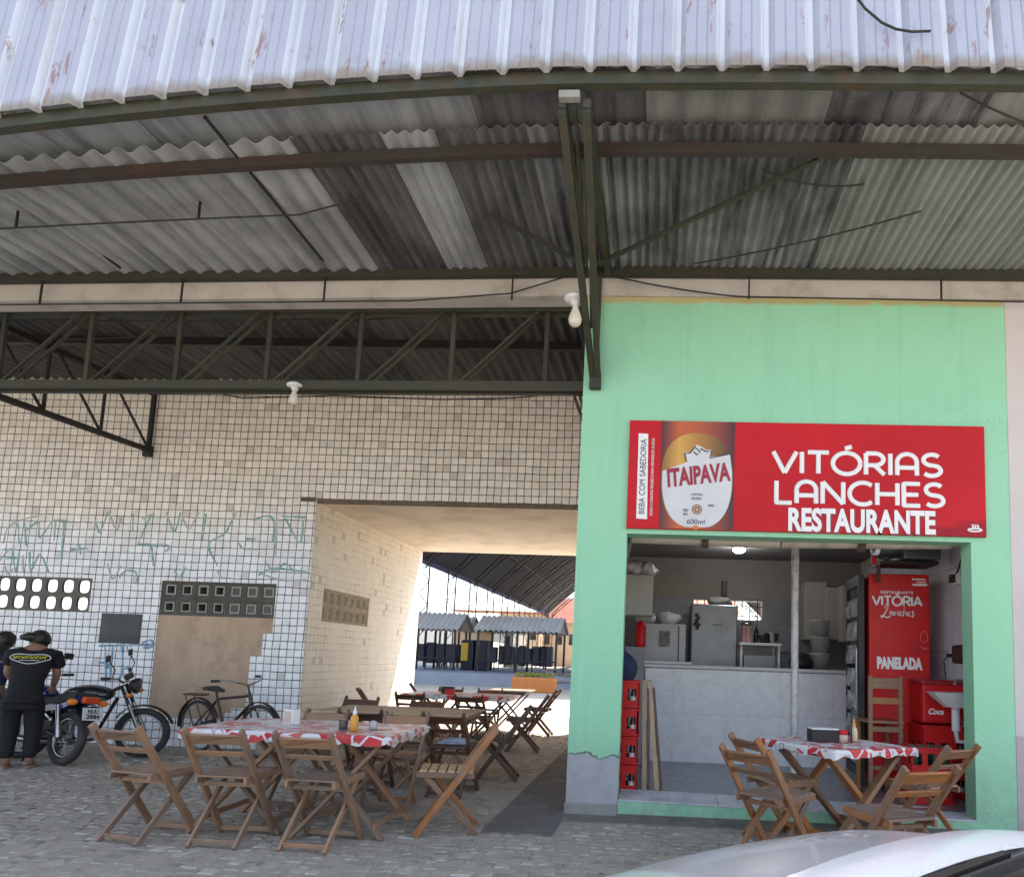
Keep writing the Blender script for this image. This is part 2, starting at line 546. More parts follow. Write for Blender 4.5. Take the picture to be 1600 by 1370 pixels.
cobbles()
M_sand = mat('sandy_joint_soil', (.38, .335, .275), (.30, .265, .22), .95, 8, 0, .6, 60)
MB().add([(-11.6, -5.7, -.007), (4.8, -5.7, -.007), (4.8, 8.7, -.007), (-11.6, 8.7, -.007)], [(0, 1, 2, 3)]).build('soil', M_sand, kind='structure')
M_path = mat('dark_cement_path', (.15, .14, .14), (.095, .09, .092), .8, 2.2, 0, .8, 22, (.26, .235, .20), 2.4, .8)
MB().box((-.68, 2.9, -.008), (.52, 7.3, .03)).build('cement_path', M_path, kind='structure', bevel=.006)
MB().box((1.5, -.14, -.012), (4.9, .26, .03)).build('cement_apron', mat('rough_stone_apron', (.22, .20, .175), (.14, .13, .12), .9, 6, 0, .8, 30, (.1, .09, .08), 3, .5), kind='structure', bevel=.006)

# ------------------------------------------------------------------ tiled market building behind the porch
TY = 2.77
P = .0967
M_tf = tiles('white_square_tiles', (0, 2), P, (.86, .86, .87), (.87, .80, .71), (.042, .036, .033))
M_ts = tiles('cream_side_tiles', (1, 2), P, (.84, .80, .71), (.84, .77, .65), (.22, .17, .11), .03, True)
mk = thing('tiled_building', 'long market building with a white square tiled front, block vents and a passage through it', 'building', (0, 0, 0))
XO, ZC, YE = -4.1387, 3.149, 6.9367
holes = [(-8.51, -7.001, 1.634, 2.074), (-6.074, -4.564, 1.634, 2.074)]
pl = [(-6.074, -4.564, 1.44, 1.634), (-6.074, -4.68, 1.16, 1.44), (-6.074, -4.82, .50, 1.16), (-6.074, -5.0, .44, .50), (-5.95, -5.08, .35, .44)]
inr = lambda r, x, z: r[0] < x < r[1] and r[2] < z < r[3]


def front_solid(x, z, extra=()):
    if x > XO and z < ZC: return False
    for r in holes:
        if inr(r, x, z): return False
    for r in extra:
        if inr(r, x, z): return False
    return True


xs = sorted({-14.0, XO, -.43, -.75, -4.35, *[r[0] for r in holes + pl], *[r[1] for r in holes + pl]})
zs = sorted({-.03, ZC, 4.78, 3.26, 3.21, *[r[2] for r in holes + pl], *[r[3] for r in holes + pl]})
brk = [(-.75, -.43, ZC, 3.26), (XO, -4.05, ZC, 3.21), (-4.35, XO, ZC - .0, 3.21)]
b = MB(); b.cells(xs, zs, lambda x, z: front_solid(x, z, pl + brk), TY, TY + .012)
b.build('tile_facing', M_tf, mk)
b = MB(); b.cells(xs, zs, lambda x, z: front_solid(x, z), TY + .012, TY + .19)
b.build('wall', M_plaster, mk)
# side wall of the passage, with its own vent
vy = (3.162, 4.672, 1.634, 2.074)
b = MB(); b.cells(sorted({TY + .012, YE, vy[0], vy[1]}), sorted({-.03, ZC, vy[2], vy[3]}), lambda y, z: not inr(vy, y, z), 0, .010, lambda a, t, z: (XO + .003 - t, a, z))
b.build('passage_tile_facing', M_ts, mk)
b = MB(); b.cells(sorted({TY + .19, YE, vy[0], vy[1]}), sorted({-.03, ZC, vy[2], vy[3]}), lambda y, z: not inr(vy, y, z), .012, .19, lambda a, t, z: (XO - t, a, z))
b.build('passage_wall', M_plaster, mk)
b = MB(); b.box((-2.285, (TY + .19 + YE) / 2, ZC + .09), (3.71 + .3, YE - TY - .19, .18)); b.box((-2.285, TY + .1, ZC + .002), (3.70, .176, .012))
b.build('passage_ceiling', M_cream, mk)
b = MB()
b.box((-3.5, 4.9, 4.84), (6.3, 4.4, .12)); b.box((-6.62, 4.95, 2.4), (.12, 4.0, 4.8)); b.box((-5.4, YE - .06, 2.4), (2.3, .12, 4.8))
b.build('roof', M_conc, mk)


# block vents: a concrete grid of two rows of seven
def vent(name, x0, z0, n, kind, fn, lab=None):
    b = MB(); pw, ph = .2157, .22
    for i in range(n):
        for j in range(2):
            cx, cz = x0 + (i + .5) * pw, z0 + (j + .5) * ph
            a = [(cx - pw / 2, cz - ph / 2), (cx + pw / 2, cz - ph / 2), (cx + pw / 2, cz + ph / 2), (cx - pw / 2, cz + ph / 2)]
            if kind == 'open':
                k = 16; rr = []
                for q in range(k):
                    t = 2 * PI * q / k; c_, s_ = math.cos(t), math.sin(t)
                    e = (abs(c_) ** 4 + abs(s_) ** 4) ** -.25
                    rr.append((cx + .076 * c_ * e, cz + .082 * s_ * e))
                fr = [fn(*a[0], 0), fn(*a[1], 0), fn(*a[2], 0), fn(*a[3], 0)]
                # ring of faces from the square to the rounded hole, through the block
                sq = []
                for q in range(k):
                    t = 2 * PI * q / k; c_, s_ = math.cos(t), math.sin(t); e = 1 / max(abs(c_), abs(s_))
                    sq.append((cx + pw / 2 * c_ * e, cz + ph / 2 * s_ * e))
                for y0, y1, p0, p1 in ((0, 0, sq, rr), (0, .035, rr, rr)):
                    vs = [fn(*p, y0) for p in p0] + [fn(*p, y1) for p in p1]
                    b.add(vs, [(q, (q + 1) % k, (q + 1) % k + k, q + k) for q in range(k)])
            else:
                plug = kind == 'mixed' and i >= 4
                i1 = .062 + rnd.uniform(-.004, .004); i2 = .046
                o1 = [(cx - i1, cz - i1), (cx + i1, cz - i1), (cx + i1, cz + i1), (cx - i1, cz + i1)]
                o2 = [(cx + (p[0] - cx) * i2 / i1, cz + (p[1] - cz) * i2 / i1) for p in o1]
                for y0, y1, p0, p1, mi in ((.004, .05, a, o1, 0), (.05, .03, o1, o1, 1), (.03, .03, o1, o2, 1), (.03, .15, o2, o2, 0)):
                    vs = [fn(*p, y0) for p in p0] + [fn(*p, y1) for p in p1]
                    b.add(vs, [(q, (q + 1) % 4, (q + 1) % 4 + 4, q + 4) for q in range(4)], mi)
                if plug or kind == 'plug':
                    b.add([fn(*p, .04 if kind == 'mixed' else .06) for p in o2], [(0, 1, 2, 3)], 0 if kind == 'mixed' else 2)
    return b.build(name, [M_vent, M_ventl, M_cream] if kind != 'plug' else [M_ventc, M_ventl, M_cream], mk)


M_vent = mat('grey_vent_block', (.155, .145, .125), (.115, .108, .095), .9, 7, 0, .5, 60, (.08, .07, .06), 4, .5)
M_ventc = mat('cream_vent_block', (.62, .56, .44), (.50, .44, .34), .9, 7, 0, .5, 60)
M_ventl = mat('pale_block_rim', (.42, .40, .35), (.32, .30, .27), .9, 7, 0, .4, 60)
fx = lambda a, c, t: (a, TY + .004 + t, c)
vent('block_vent', -8.511, 1.634, 7, 'open', fx)['label'] = 'block vent with bright open holes'
vent('block_vent', -6.074, 1.634, 7, 'mixed', fx)['label'] = 'grey block vent with four dark holes and three plugged'
vent('block_vent', 3.162, 1.634, 7, 'plug', lambda a, c, t: (XO - .004 - t, a, c))['label'] = 'pale block vent in the passage wall'
b = MB(); b.cells(sorted({-6.1, *[r[0] for r in pl], *[r[1] for r in pl]}), sorted({*[r[2] for r in pl], *[r[3] for r in pl]}), lambda x, z: any(inr(r, x, z) for r in pl), TY + .008, TY + .02)
b.build('plaster_patch', M_plaster, mk)['label'] = 'bare tan plaster patch where the tiles are gone'
b = MB(); b.cells([-.75, -.43], [ZC + .004, 3.26], lambda x, z: True, TY + .006, TY + .02); b.cells([-4.35, XO, -4.05], [ZC + .004, 3.21], lambda x, z: True, TY + .006, TY + .02)
b.box((-2.285, TY + .018, ZC + .012), (3.69, .046, .056))
b.build('broken_lintel_edge', mat('dark_broken_mortar', (.12, .085, .06), (.2, .15, .11), .95, 12, 0, .7, 50), mk)
b = MB(); b.box((-6.55, TY - .003, 1.445), (.54, .008, .375)); b.box((-6.55, TY - .008, 1.445), (.50, .004, .335))
b.build('access_panel', mat('dark_grey_metal_plate', (.06, .065, .07), (.045, .05, .055), .5, 5, .3, .1, 30), mk, bevel=.003)
b = MB(); b.box((-4.35, TY - .09, .04), (.4, .18, .12)); b.box((-4.2, TY - .05, .12), (.3, .1, .10))
b.build('rubble_sill', M_plaster, mk, bevel=.01)

# spray-painted scribbles on the tiles
GR = [[(40, 830), (60, 815), (62, 840), (85, 812), (84, 845)], [(5, 850), (12, 825), (35, 812), (58, 806)], [(28, 818), (30, 850)], [(38, 816), (41, 852)],
      [(88, 812), (106, 813)], [(100, 816), (98, 845), (94, 895)], [(148, 808), (156, 832), (168, 800)], [(172, 805), (182, 828), (190, 805)], [(208, 803), (207, 830)], [(216, 848), (236, 804)], [(222, 810), (240, 803)],
      [(214, 850), (262, 852), (258, 862)], [(260, 800), (272, 830), (282, 800)], [(284, 806), (296, 826), (310, 800)], [(322, 802), (316, 845)], [(366, 803), (352, 832), (326, 850), (340, 884)], [(360, 796), (368, 800), (364, 810)],
      [(396, 812), (420, 806), (428, 818), (426, 846)], [(440, 806), (478, 808)], [(432, 812), (430, 870)], [(446, 810), (468, 848), (474, 812)],
      [(0, 875), (18, 858), (24, 894), (30, 862)], [(36, 866), (36, 895)], [(46, 862), (48, 892), (62, 866), (76, 894)], [(10, 872), (28, 872)], [(6, 882), (12, 896), (20, 888)],
      [(110, 858), (138, 857)], [(124, 850), (126, 866)], [(168, 880), (176, 904), (188, 884)], [(186, 902), (196, 892), (212, 894), (214, 912)], [(404, 898), (428, 888), (480, 893)], [(408, 896), (440, 906), (478, 906)], [(416, 880), (430, 892), (446, 880), (462, 896)],
      [(155, 1008), (238, 1008)], [(164, 1010), (166, 1060)], [(176, 1008), (172, 1066)], [(190, 1008), (192, 1048), (182, 1062)], [(198, 1010), (206, 1030)], [(154, 1034), (172, 1038), (168, 1044)], [(222, 1004), (236, 1000), (238, 1010), (224, 1012)], [(192, 1046), (200, 1044), (204, 1060)],
      [(236, 850), (240, 884)], [(384, 842), (400, 842)], [(384, 858), (402, 858)], [(372, 848), (378, 856)], [(272, 888), (280, 902), (290, 886)], [(340, 892), (346, 904)]]
M_spray = mat('teal_spray_paint', (.14, .35, .34), (.42, .54, .53), .7, 20)
M_sprayb = mat('blue_spray_paint', (.10, .28, .44), (.30, .44, .54), .7, 20)
M_sprayg = mat('grey_spray_paint', (.42, .46, .46), (.50, .53, .53), .7, 20)
for k, s in enumerate(GR):
    pts = []
    ex_ = [s[0]] + list(s) + [s[-1]]
    for i in range(len(s) - 1):
        p0, p1, p2, p3 = ex_[i:i + 4]
        for t in range(6):
            q = t / 6
            pts.append(tuple(.5 * (2 * p1[c] + (p2[c] - p0[c]) * q + (2 * p0[c] - 5 * p1[c] + 4 * p2[c] - p3[c]) * q * q + (3 * p1[c] - p0[c] - 3 * p2[c] + p3[c]) * q ** 3) + rnd.uniform(-.4, .4) for c in (0, 1)))
    pts.append(s[-1])
    mi = 1 if s[0][1] > 1000 else (2 if k % 3 == 1 else 0)
    MB().tube([at_y(u, v, TY - .001) for u, v in pts], [.007 + .008 * abs(math.sin(.4 * i_ + k)) for i_ in range(len(pts))], 6, flat=(0, 1, 0)).build('graffiti', [M_spray, M_sprayb, M_sprayg][mi], mk)

# ------------------------------------------------------------------ shop building
def mint_mat():
    m, nt, bs = nodes('mint_green_wall_paint')
    tc = nt.nodes.new('ShaderNodeTexCoord'); v = tc.outputs['Object']
    sp = nt.nodes.new('ShaderNodeSeparateXYZ'); nt.links.new(v, sp.inputs[0])
    col = ramp(nt, noise(nt, v, 1.3, 5, .6), [(.3, (.265, .575, .365)), (.7, (.30, .62, .40))])
    sc = ramp(nt, noise(nt, v, 5, 7, .7, .5), [(.60, (0, 0, 0)), (.70, (1, 1, 1))])
    col = mixc(nt, math_(nt, 'MULTIPLY', sc, .12), col, (.42, .55, .45))
    rn = ramp(nt, noise(nt, v, 1.0, 7, .7, .2, (7, 1, .45)), [(.52, (0, 0, 0)), (.72, (1, 1, 1))])
    col = mixc(nt, math_(nt, 'MULTIPLY', rn, .30), col, (.17, .37, .25))
    pa = ramp(nt, noise(nt, v, .9, 3, .5), [(.49, (0, 0, 0)), (.53, (1, 1, 1))])
    col = mixc(nt, math_(nt, 'MULTIPLY', pa, .22), col, (.30, .62, .43))
    vo = nt.nodes.new('ShaderNodeTexVoronoi'); vo.feature = 'DISTANCE_TO_EDGE'; vo.inputs['Scale'].default_value = 1.1
    wv = nt.nodes.new('ShaderNodeVectorMath'); wv.operation = 'ADD'; nz_ = nt.nodes.new('ShaderNodeTexNoise'); nz_.inputs['Scale'].default_value = 3; nz_.inputs['Detail'].default_value = 6; nt.links.new(v, nz_.inputs['Vector'])
    nt.links.new(v, wv.inputs[0]); nt.links.new(nz_.outputs['Color'], wv.inputs[1]); nt.links.new(wv.outputs[0], vo.inputs['Vector'])
    ck = math_(nt, 'MULTIPLY', math_(nt, 'LESS_THAN', vo.outputs['Distance'], .0022), ramp(nt, noise(nt, v, .8, 3), [(.52, (0, 0, 0)), (.58, (1, 1, 1))]))
    col = mixc(nt, math_(nt, 'MULTIPLY', ck, .35), col, (.10, .18, .14))
    # rust-yellow run-off under the beam
    e = math_(nt, 'ADD', sp.outputs[2], math_(nt, 'MULTIPLY', math_(nt, 'SUBTRACT', noise(nt, v, 6, 5, .7, 0, (1, 1, .25)), .5), .12))
    col = mixc(nt, math_(nt, 'MULTIPLY', ramp(nt, math_(nt, 'SUBTRACT', e, 4.0), [(.405, (0, 0, 0)), (.445, (1, 1, 1))]), .85), col, (.50, .36, .14))
    dz = nt.nodes.new('ShaderNodeMapRange'); dz.inputs[1].default_value = .75; dz.inputs[2].default_value = 0.0
    nt.links.new(sp.outputs[2], dz.inputs[0])
    sd_ = ramp(nt, noise(nt, v, 7, 7, .75), [(.38, (0, 0, 0)), (.62, (1, 1, 1))])
    col = mixc(nt, math_(nt, 'MULTIPLY', math_(nt, 'MULTIPLY', dz.outputs[0], sd_), .55), col, (.23, .24, .20))
    # paint worn off the foot of the left pillar: bare grey cement with a ragged edge
    ed = math_(nt, 'ADD', sp.outputs[2], math_(nt, 'MULTIPLY', math_(nt, 'SUBTRACT', noise(nt, v, 4.5, 6, .65), .5), .30))
    low = math_(nt, 'MULTIPLY', math_(nt, 'LESS_THAN', ed, .475), math_(nt, 'LESS_THAN', sp.outputs[0], .005))
    edge = math_(nt, 'MULTIPLY', math_(nt, 'LESS_THAN', ed, .490), math_(nt, 'LESS_THAN', sp.outputs[0], .005))
    cem = ramp(nt, noise(nt, v, 5, 7, .7), [(.3, (.42, .425, .44)), (.7, (.30, .305, .32))])
    col = mixc(nt, edge, col, (.09, .13, .11)); col = mixc(nt, low, col, cem)
    # scuffs near the ground on the right
    s2 = math_(nt, 'MULTIPLY', ramp(nt, noise(nt, v, 11, 6, .7, 1.0), [(.66, (0, 0, 0)), (.69, (1, 1, 1))]), math_(nt, 'LESS_THAN', sp.outputs[2], .62))
    col = mixc(nt, math_(nt, 'MULTIPLY', s2, .5), col, (.12, .2, .17))
    nt.links.new(col, bs.inputs['Base Color'])
    bs.inputs['Roughness'].default_value = .55
    h = math_(nt, 'ADD', noise(nt, v, 26, 6, .6), math_(nt, 'MULTIPLY', low, -.6))
    h = math_(nt, 'ADD', h, math_(nt, 'MULTIPLY', noise(nt, v, 3, 4, .6), 2.0))
    bump(nt, bs, h, .35, .012)
    return m


M_mint = mint_mat()
XL, XR, XD0, XD1, ZL, ZF = -.4235, 3.2076, .005, 2.885, 2.345, .115
shop = thing('snack_bar_building', 'mint green snack bar with an open front and a worn cement pillar foot', 'building', (0, 0, 0))
b = MB()
b.cells([XL, XD0, XD1, XR], [-.04, ZF - .02, ZL, 4.475], lambda x, z: not (XD0 < x < XD1 and z < ZL), 0, .2)
b.build('front_wall', M_mint, shop, bevel=.008)
b = MB(); b.box((XL - .012 + .22, -.006, .03), (.44, .03, .12))
b.build('pillar_foot', M_conc, shop, bevel=.008)
b = MB(); b.box((XL + .1, 3.58, 2.22), (.2, 6.75, 4.5)); b.build('side_wall', M_cream, shop)


def room_mat(name, low, high, zsplit, tile=.33, ax=1, jf=.6):
    m, nt, bs = nodes(name)
    tc = nt.nodes.new('ShaderNodeTexCoord'); v = tc.outputs['Object']
    sp = nt.nodes.new('ShaderNodeSeparateXYZ'); nt.links.new(v, sp.inputs[0])
    f = [math_(nt, 'ABSOLUTE', math_(nt, 'SUBTRACT', math_(nt, 'FRACT', math_(nt, 'ADD', math_(nt, 'DIVIDE', sp.outputs[k], t), 50.2)), .5)) for k, t in ((ax, tile), (2, tile * 1.35))]
    j = math_(nt, 'GREATER_THAN', math_(nt, 'MAXIMUM', f[0], f[1]), .492)
    vein = ramp(nt, noise(nt, v, 3.5, 7, .65, 1.5), [(.45, low), (.55, tuple(x * .9 for x in low)), (.62, low)])
    lowc = mixc(nt, math_(nt, 'MULTIPLY', j, jf), vein, (.30, .30, .32))
    hi = ramp(nt, noise(nt, v, 2, 5, .6), [(.3, high), (.7, tuple(x * .85 for x in high))])
    is_low = math_(nt, 'LESS_THAN', sp.outputs[2], zsplit)
    nt.links.new(mixc(nt, is_low, hi, lowc), bs.inputs['Base Color'])
    nt.links.new(math_(nt, 'SUBTRACT', .75, math_(nt, 'MULTIPLY', is_low, .5)), bs.inputs['Roughness'])
    bump(nt, bs, math_(nt, 'MULTIPLY', j, -1.0), .3, .004)
    return m


M_rb = room_mat('beige_wall_with_grey_tiled_dado', (.20, .20, .205), (.24, .21, .175), 2.2, .33, 0)
M_rr = room_mat('lavender_white_wall_tiles', (.60, .60, .64), (.45, .41, .36), 2.6, .6, 1)
RX0, RX1, RYB, RZ = -.2235, 3.16, 4.2, 2.76
b = MB()
wx = [RX0, .80, 1.775, RX1]; wz = [-.04, 1.895, 2.165, RZ]
b.cells(wx, wz, lambda x, z: not (.80 < x < 1.775 and 1.895 < z < 2.165), RYB, RYB + .15)
b.build('back_wall', M_rb, shop)
b = MB(); b.box((RX1 + .1, 2.3, 1.4), (.2, 4.2, 2.9)); b.build('right_room_wall', M_rr, shop)
b = MB(); b.box((1.47, 2.22, RZ + .05), (3.6, 4.04, .1)); b.build('room_ceiling', mat('grey_room_ceiling', (.20, .185, .17), (.16, .15, .14), .9, 2), shop)
b = MB(); b.box((1.45, 3.5, 4.55), (3.76, 6.9, .12)); b.build('roof', M_conc, shop)
b = MB()
for k in range(9): b.tube([(.85 + .108 * k, RYB + .05, 1.89), (.85 + .108 * k, RYB + .05, 2.17)], .007, 6)
b.tube([(.8, RYB + .05, 2.09), (1.78, RYB + .05, 2.09)], .006, 6); b.tube([(.8, RYB + .05, 1.95), (1.78, RYB + .05, 1.95)], .006, 6)
b.build('window_bars', M_black, shop)
M_floor = room_mat('grey_floor_tiles', (.17, .17, .18), (.17, .17, .18), 99, .45, 0)
b = MB(); b.box((1.47, 2.25, ZF - .06), (3.38, 4.1, .12)); b.build('floor', M_floor, shop)
# threshold: mint riser, white tiles on its edge
b = MB()
b.add([(XD0 + .002, -.012, -.03), (XD1 - .002, -.012, -.03), (XD1 - .002, -.012, .078), (XD0 + .002, -.012, .118), (XD0 + .002, .12, -.03), (XD1 - .002, .12, -.03), (XD1 - .002, .12, .078), (XD0 + .002, .12, .118)],
      [(0, 1, 2, 3), (3, 2, 6, 7), (0, 3, 7, 4), (1, 5, 6, 2), (4, 7, 6, 5)])
b.build('threshold_riser', M_mint, shop)
b = MB()
for k in range(7):
    x0 = XD0 + .004 + k * .411; x1 = x0 + .407
    za = .120 - .04 * (k * .411) / 2.88; zb = .120 - .04 * (k * .411 + .407) / 2.88
    b.add([(x0, -.006, za), (x1, -.006, zb), (x1, .36, zb + .02), (x0, .36, za + .02), (x0, -.006, za + .012), (x1, -.006, zb + .012), (x1, .36, zb + .034), (x0, .36, za + .034)],
          [(0, 1, 5, 4), (4, 5, 6, 7), (0, 4, 7, 3), (1, 2, 6, 5)])
b.build('threshold_tile', mat('chipped_white_tile', (.55, .56, .60), (.45, .46, .5), .35, 6, 0, .1, 30, (.2, .2, .2), 6, .5), shop)
b = MB(); b.box((1.44, .01, -.005), (2.9, .06, .05)); b.build('stone_course', M_vent, shop, bevel=.01)

# roller shutter housing behind the lintel and its centre post
sh = thing('roller_shutter', 'rolled-up beige shutter slats tucked behind the lintel above the shop opening', 'shutter', (1.44, .3, ZL))
b = MB(); b.cyl((-1.4, 0, .01), (-.09, .0, .0), .045, 14); b.cyl((-.07, .0, .0), (1.4, 0, .03), .045, 14)
b.build('roll', mat('dirty_beige_metal', (.50, .46, .40), (.40, .37, .31), .55, 7, .1, .2, 30, (.15, .11, .08), 5, .6), sh)
b = MB()
for x in (-.75, .62): b.cyl((x - .03, -.02, -.015), (x + .03, -.02, -.015), .05, 12)
b.build('bracket', M_rust, sh)
post = thing('centre_post', 'thin white rusty steel post standing in the middle of the shop opening', 'post', (1.665, 1.2, ZF))
MB().cyl((0, 0, 0), (0, 0, RZ - ZF), .038, 14).build('tube', mat('flaking_white_paint', (.62, .61, .6), (.5, .48, .46), .5, 9, 0, .3, 50, (.10, .06, .05), 7, .8), post)
MB().cyl((0, 0, 0), (0, 0, .01), .07, 14).build('base_plate', M_rust, post)

# neighbour's wall on the right
def nb_mat():
    m, nt, bs = nodes('pinkish_white_wall')
    tc = nt.nodes.new('ShaderNodeTexCoord'); v = tc.outputs['Object']
    sp = nt.nodes.new('ShaderNodeSeparateXYZ'); nt.links.new(v, sp.inputs[0])
    up = ramp(nt, noise(nt, v, 2, 5, .6), [(.3, (.60, .545, .53)), (.7, (.54, .485, .47))])
    lo = ramp(nt, noise(nt, v, 7, 6, .65), [(.3, (.50, .42, .40)), (.7, (.40, .34, .33))])
    z = math_(nt, 'ADD', sp.outputs[2], math_(nt, 'MULTIPLY', noise(nt, v, 6, 4), .06))
    nt.links.new(mixc(nt, math_(nt, 'LESS_THAN', z, .80), up, lo), bs.inputs['Base Color'])
    bs.inputs['Roughness'].default_value = .8
    bump(nt, bs, noise(nt, v, 22, 6, .65), .4, .01)
    return m


nw = MB().box((5.7, .1, 2.215), (4.98, .2, 4.51)).build('neighbour_wall', nb_mat(), bevel=.004)
tag(nw, 'pinkish white rendered wall adjoining the right edge of the mint green front', 'wall')

# concrete beam running over porch and shop
bm_ = MB()
bm_.grid(lambda s, t: (-14 + 22 * s, -.016, 4.478 + (.192 if t else 0) - .022 * max(0, -.4 + 14 - 22 * s) * .9), 44, 1)
bm_.grid(lambda s, t: (-14 + 22 * s, -.016 + .2 * t, 4.478 - .022 * max(0, -.4 + 14 - 22 * s) * .9), 44, 1)
bm_.grid(lambda s, t: (-14 + 22 * s, .184, 4.478 + (.192 if t else 0) - .022 * max(0, -.4 + 14 - 22 * s) * .9), 44, 1)
o = bm_.build('concrete_beam', mat('stained_pale_concrete', (.50, .47, .43), (.43, .40, .37), .85, 1.5, 0, .3, 30, (.2, .16, .12), 3, .5))
tag(o, 'pale stained concrete beam running above the porch and the mint front', 'beam')


# ------------------------------------------------------------------ canopy over the pavement
def sag(x, y):
    t = min(max(0.0, -.4 - x), 6.5); s = min(1.0, max(0.0, -y / 2.05))
    a = .02 + .015 * s; b_ = .013 * s * s
    r = max(0.0, x - .9) * .018 * s
    return -(a * t + b_ * t * t) - r


def zc(x, y): return 4.675 + .05 * (-y) + sag(x, y)


def sheet_mat(name, c1, c2, streak, samt, rough=.75, metal=0.0, sc=(7, .5, 7)):
    m, nt, bs = nodes(name)
    tc = nt.nodes.new('ShaderNodeTexCoord'); v = tc.outputs['Object']
    col = ramp(nt, noise(nt, v, 1.6, 6, .65), [(.3, c1), (.7, c2)])
    st = ramp(nt, noise(nt, v, 1.0, 8, .7, .3, sc), [(.47, (0, 0, 0)), (.64, (1, 1, 1))])
    col = mixc(nt, math_(nt, 'MULTIPLY', st, samt), col, streak)
    bl = ramp(nt, noise(nt, v, .7, 6, .65, .2), [(.48, (0, 0, 0)), (.66, (1, 1, 1))])
    col = mixc(nt, math_(nt, 'MULTIPLY', bl, samt * .8), col, tuple(x * .7 for x in streak))
    sp = ramp(nt, noise(nt, v, 60, 3, .7), [(.62, (0, 0, 0)), (.7, (1, 1, 1))])
    col = mixc(nt, math_(nt, 'MULTIPLY', sp, .25), col, (.5, .49, .46))
    nt.links.new(col, bs.inputs['Base Color'])
    bs.inputs['Roughness'].default_value = rough; bs.inputs['Metallic'].default_value = metal
    bump(nt, bs, noise(nt, v, 45, 5, .7), .3, .006)
    return m


M_asb = sheet_mat('grey_fibre_cement', (.41, .43, .45), (.31, .33, .35), (.08, .083, .087), .5)
M_asbd = sheet_mat('sooty_fibre_cement', (.16, .16, .165), (.10, .10, .105), (.025, .025, .026), .8)
M_asbm = sheet_mat('streaked_corrugated_sheet', (.24, .245, .26), (.15, .155, .165), (.02, .02, .024), .9)
M_asbg = sheet_mat('pale_corrugated_sheet', (.265, .28, .265), (.21, .225, .21), (.07, .075, .07), .5)
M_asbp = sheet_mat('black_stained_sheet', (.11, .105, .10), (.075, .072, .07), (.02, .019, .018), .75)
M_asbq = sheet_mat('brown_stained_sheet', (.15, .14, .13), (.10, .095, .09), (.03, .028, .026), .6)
cn = thing('street_canopy', 'steel canopy of grey corrugated sheets with a ribbed white metal fascia over the pavement', 'canopy', (0, 0, 0))


def corr(x0, x1, y0, y1, pitch, amp, dz, m, zf=zc, ph=0.0, ny=8, wob=0.0, lab=None, thick=.006, name='roof_sheet', par=None):
    nx = int((x1 - x0) / pitch * 10); b = MB()

    def z(x, y): return zf(x, y) + dz + amp * math.sin(2 * PI * x / pitch + ph) + wob * math.sin(x * 3.1 + ph) * (y - y0) / (y1 - y0 + 1e-6)
    for t in (0, thick):
        b.grid(lambda s, q: (x0 + (x1 - x0) * s, y0 + (y1 - y0) * q, z(x0 + (x1 - x0) * s, y0 + (y1 - y0) * q) + t), nx, ny)
    for yy in (y0, y1):
        b.grid(lambda s, q: (x0 + (x1 - x0) * s, yy, z(x0 + (x1 - x0) * s, yy) + q * thick), nx, 1)
    o = b.build(name, m, par or cn)
    if lab: o['label'] = lab
    return o


corr(-9.2, -4.15, .10, -1.66, .177, .025, .03, M_asb)
corr(-4.22, -2.28, .10, -1.66, .177, .025, .024, M_asb)
corr(-2.35, -1.62, .10, -1.66, .09, .014, .030, M_asbd, lab='soot-darkened corrugated sheet')
corr(-1.68, -1.30, .10, -1.66, .09, .014, .022, M_asb)
corr(-1.36, -.62, .10, -1.66, .09, .014, .030, M_asbd)
corr(-.68, -.10, .10, -1.66, .09, .014, .022, M_asbm)
corr(-.16, 1.62, .10, -1.66, .078, .013, .030, M_asbm, lab='corrugated sheet streaked with black')
corr(1.55, 2.42, .10, -1.66, .078, .012, .022, M_asbg, lab='pale greenish corrugated sheet')
corr(2.36, 5.2, .10, -1.66, .078, .012, .030, M_asbg)
# wider, smoother sheets towards the street
x = -9.0
k = 0
while x < 5.2:
    w = rnd.uniform(.9, 1.3)
    corr(x, x + w + .06, -1.42, -2.03, .24, .012, .085 + .008 * (k % 2) + (.05 if x < -2.0 else 0), [M_asbg, M_asbm, M_asbg, M_asbd][k % 4] if x > -2 else M_asb, ny=4)
    x += w; k += 1


def rail(name, y, w, h, dz, m, x0=-9.2, x1=5.2):
    b = MB(); n = 48

    def P_(s, u, v_): xx = x0 + (x1 - x0) * s; return (xx, y + u * w / 2, zc(xx, y) + dz + v_ * h / 2)
    for (u0, v0), (u1, v1) in (((-1, -1), (1, -1)), ((1, -1), (1, 1)), ((1, 1), (-1, 1)), ((-1, 1), (-1, -1))):
        b.grid(lambda s, q: P_(s, u0 + (u1 - u0) * q, v0 + (v1 - v0) * q), n, 1, 0, False)
    return b.build(name, m, cn)


rail('purlin', -1.52, .05, .075, -.035, mat('dark_rusted_purlin', (.055, .032, .025), (.03, .03, .028), .8, 2, .1, .5, 60, (.05, .055, .04), 2, .6))
rail('eave_beam', -.07, .07, .07, -.01, M_steel)
rail('front_beam', -2.02, .06, .085, .01, M_steel)


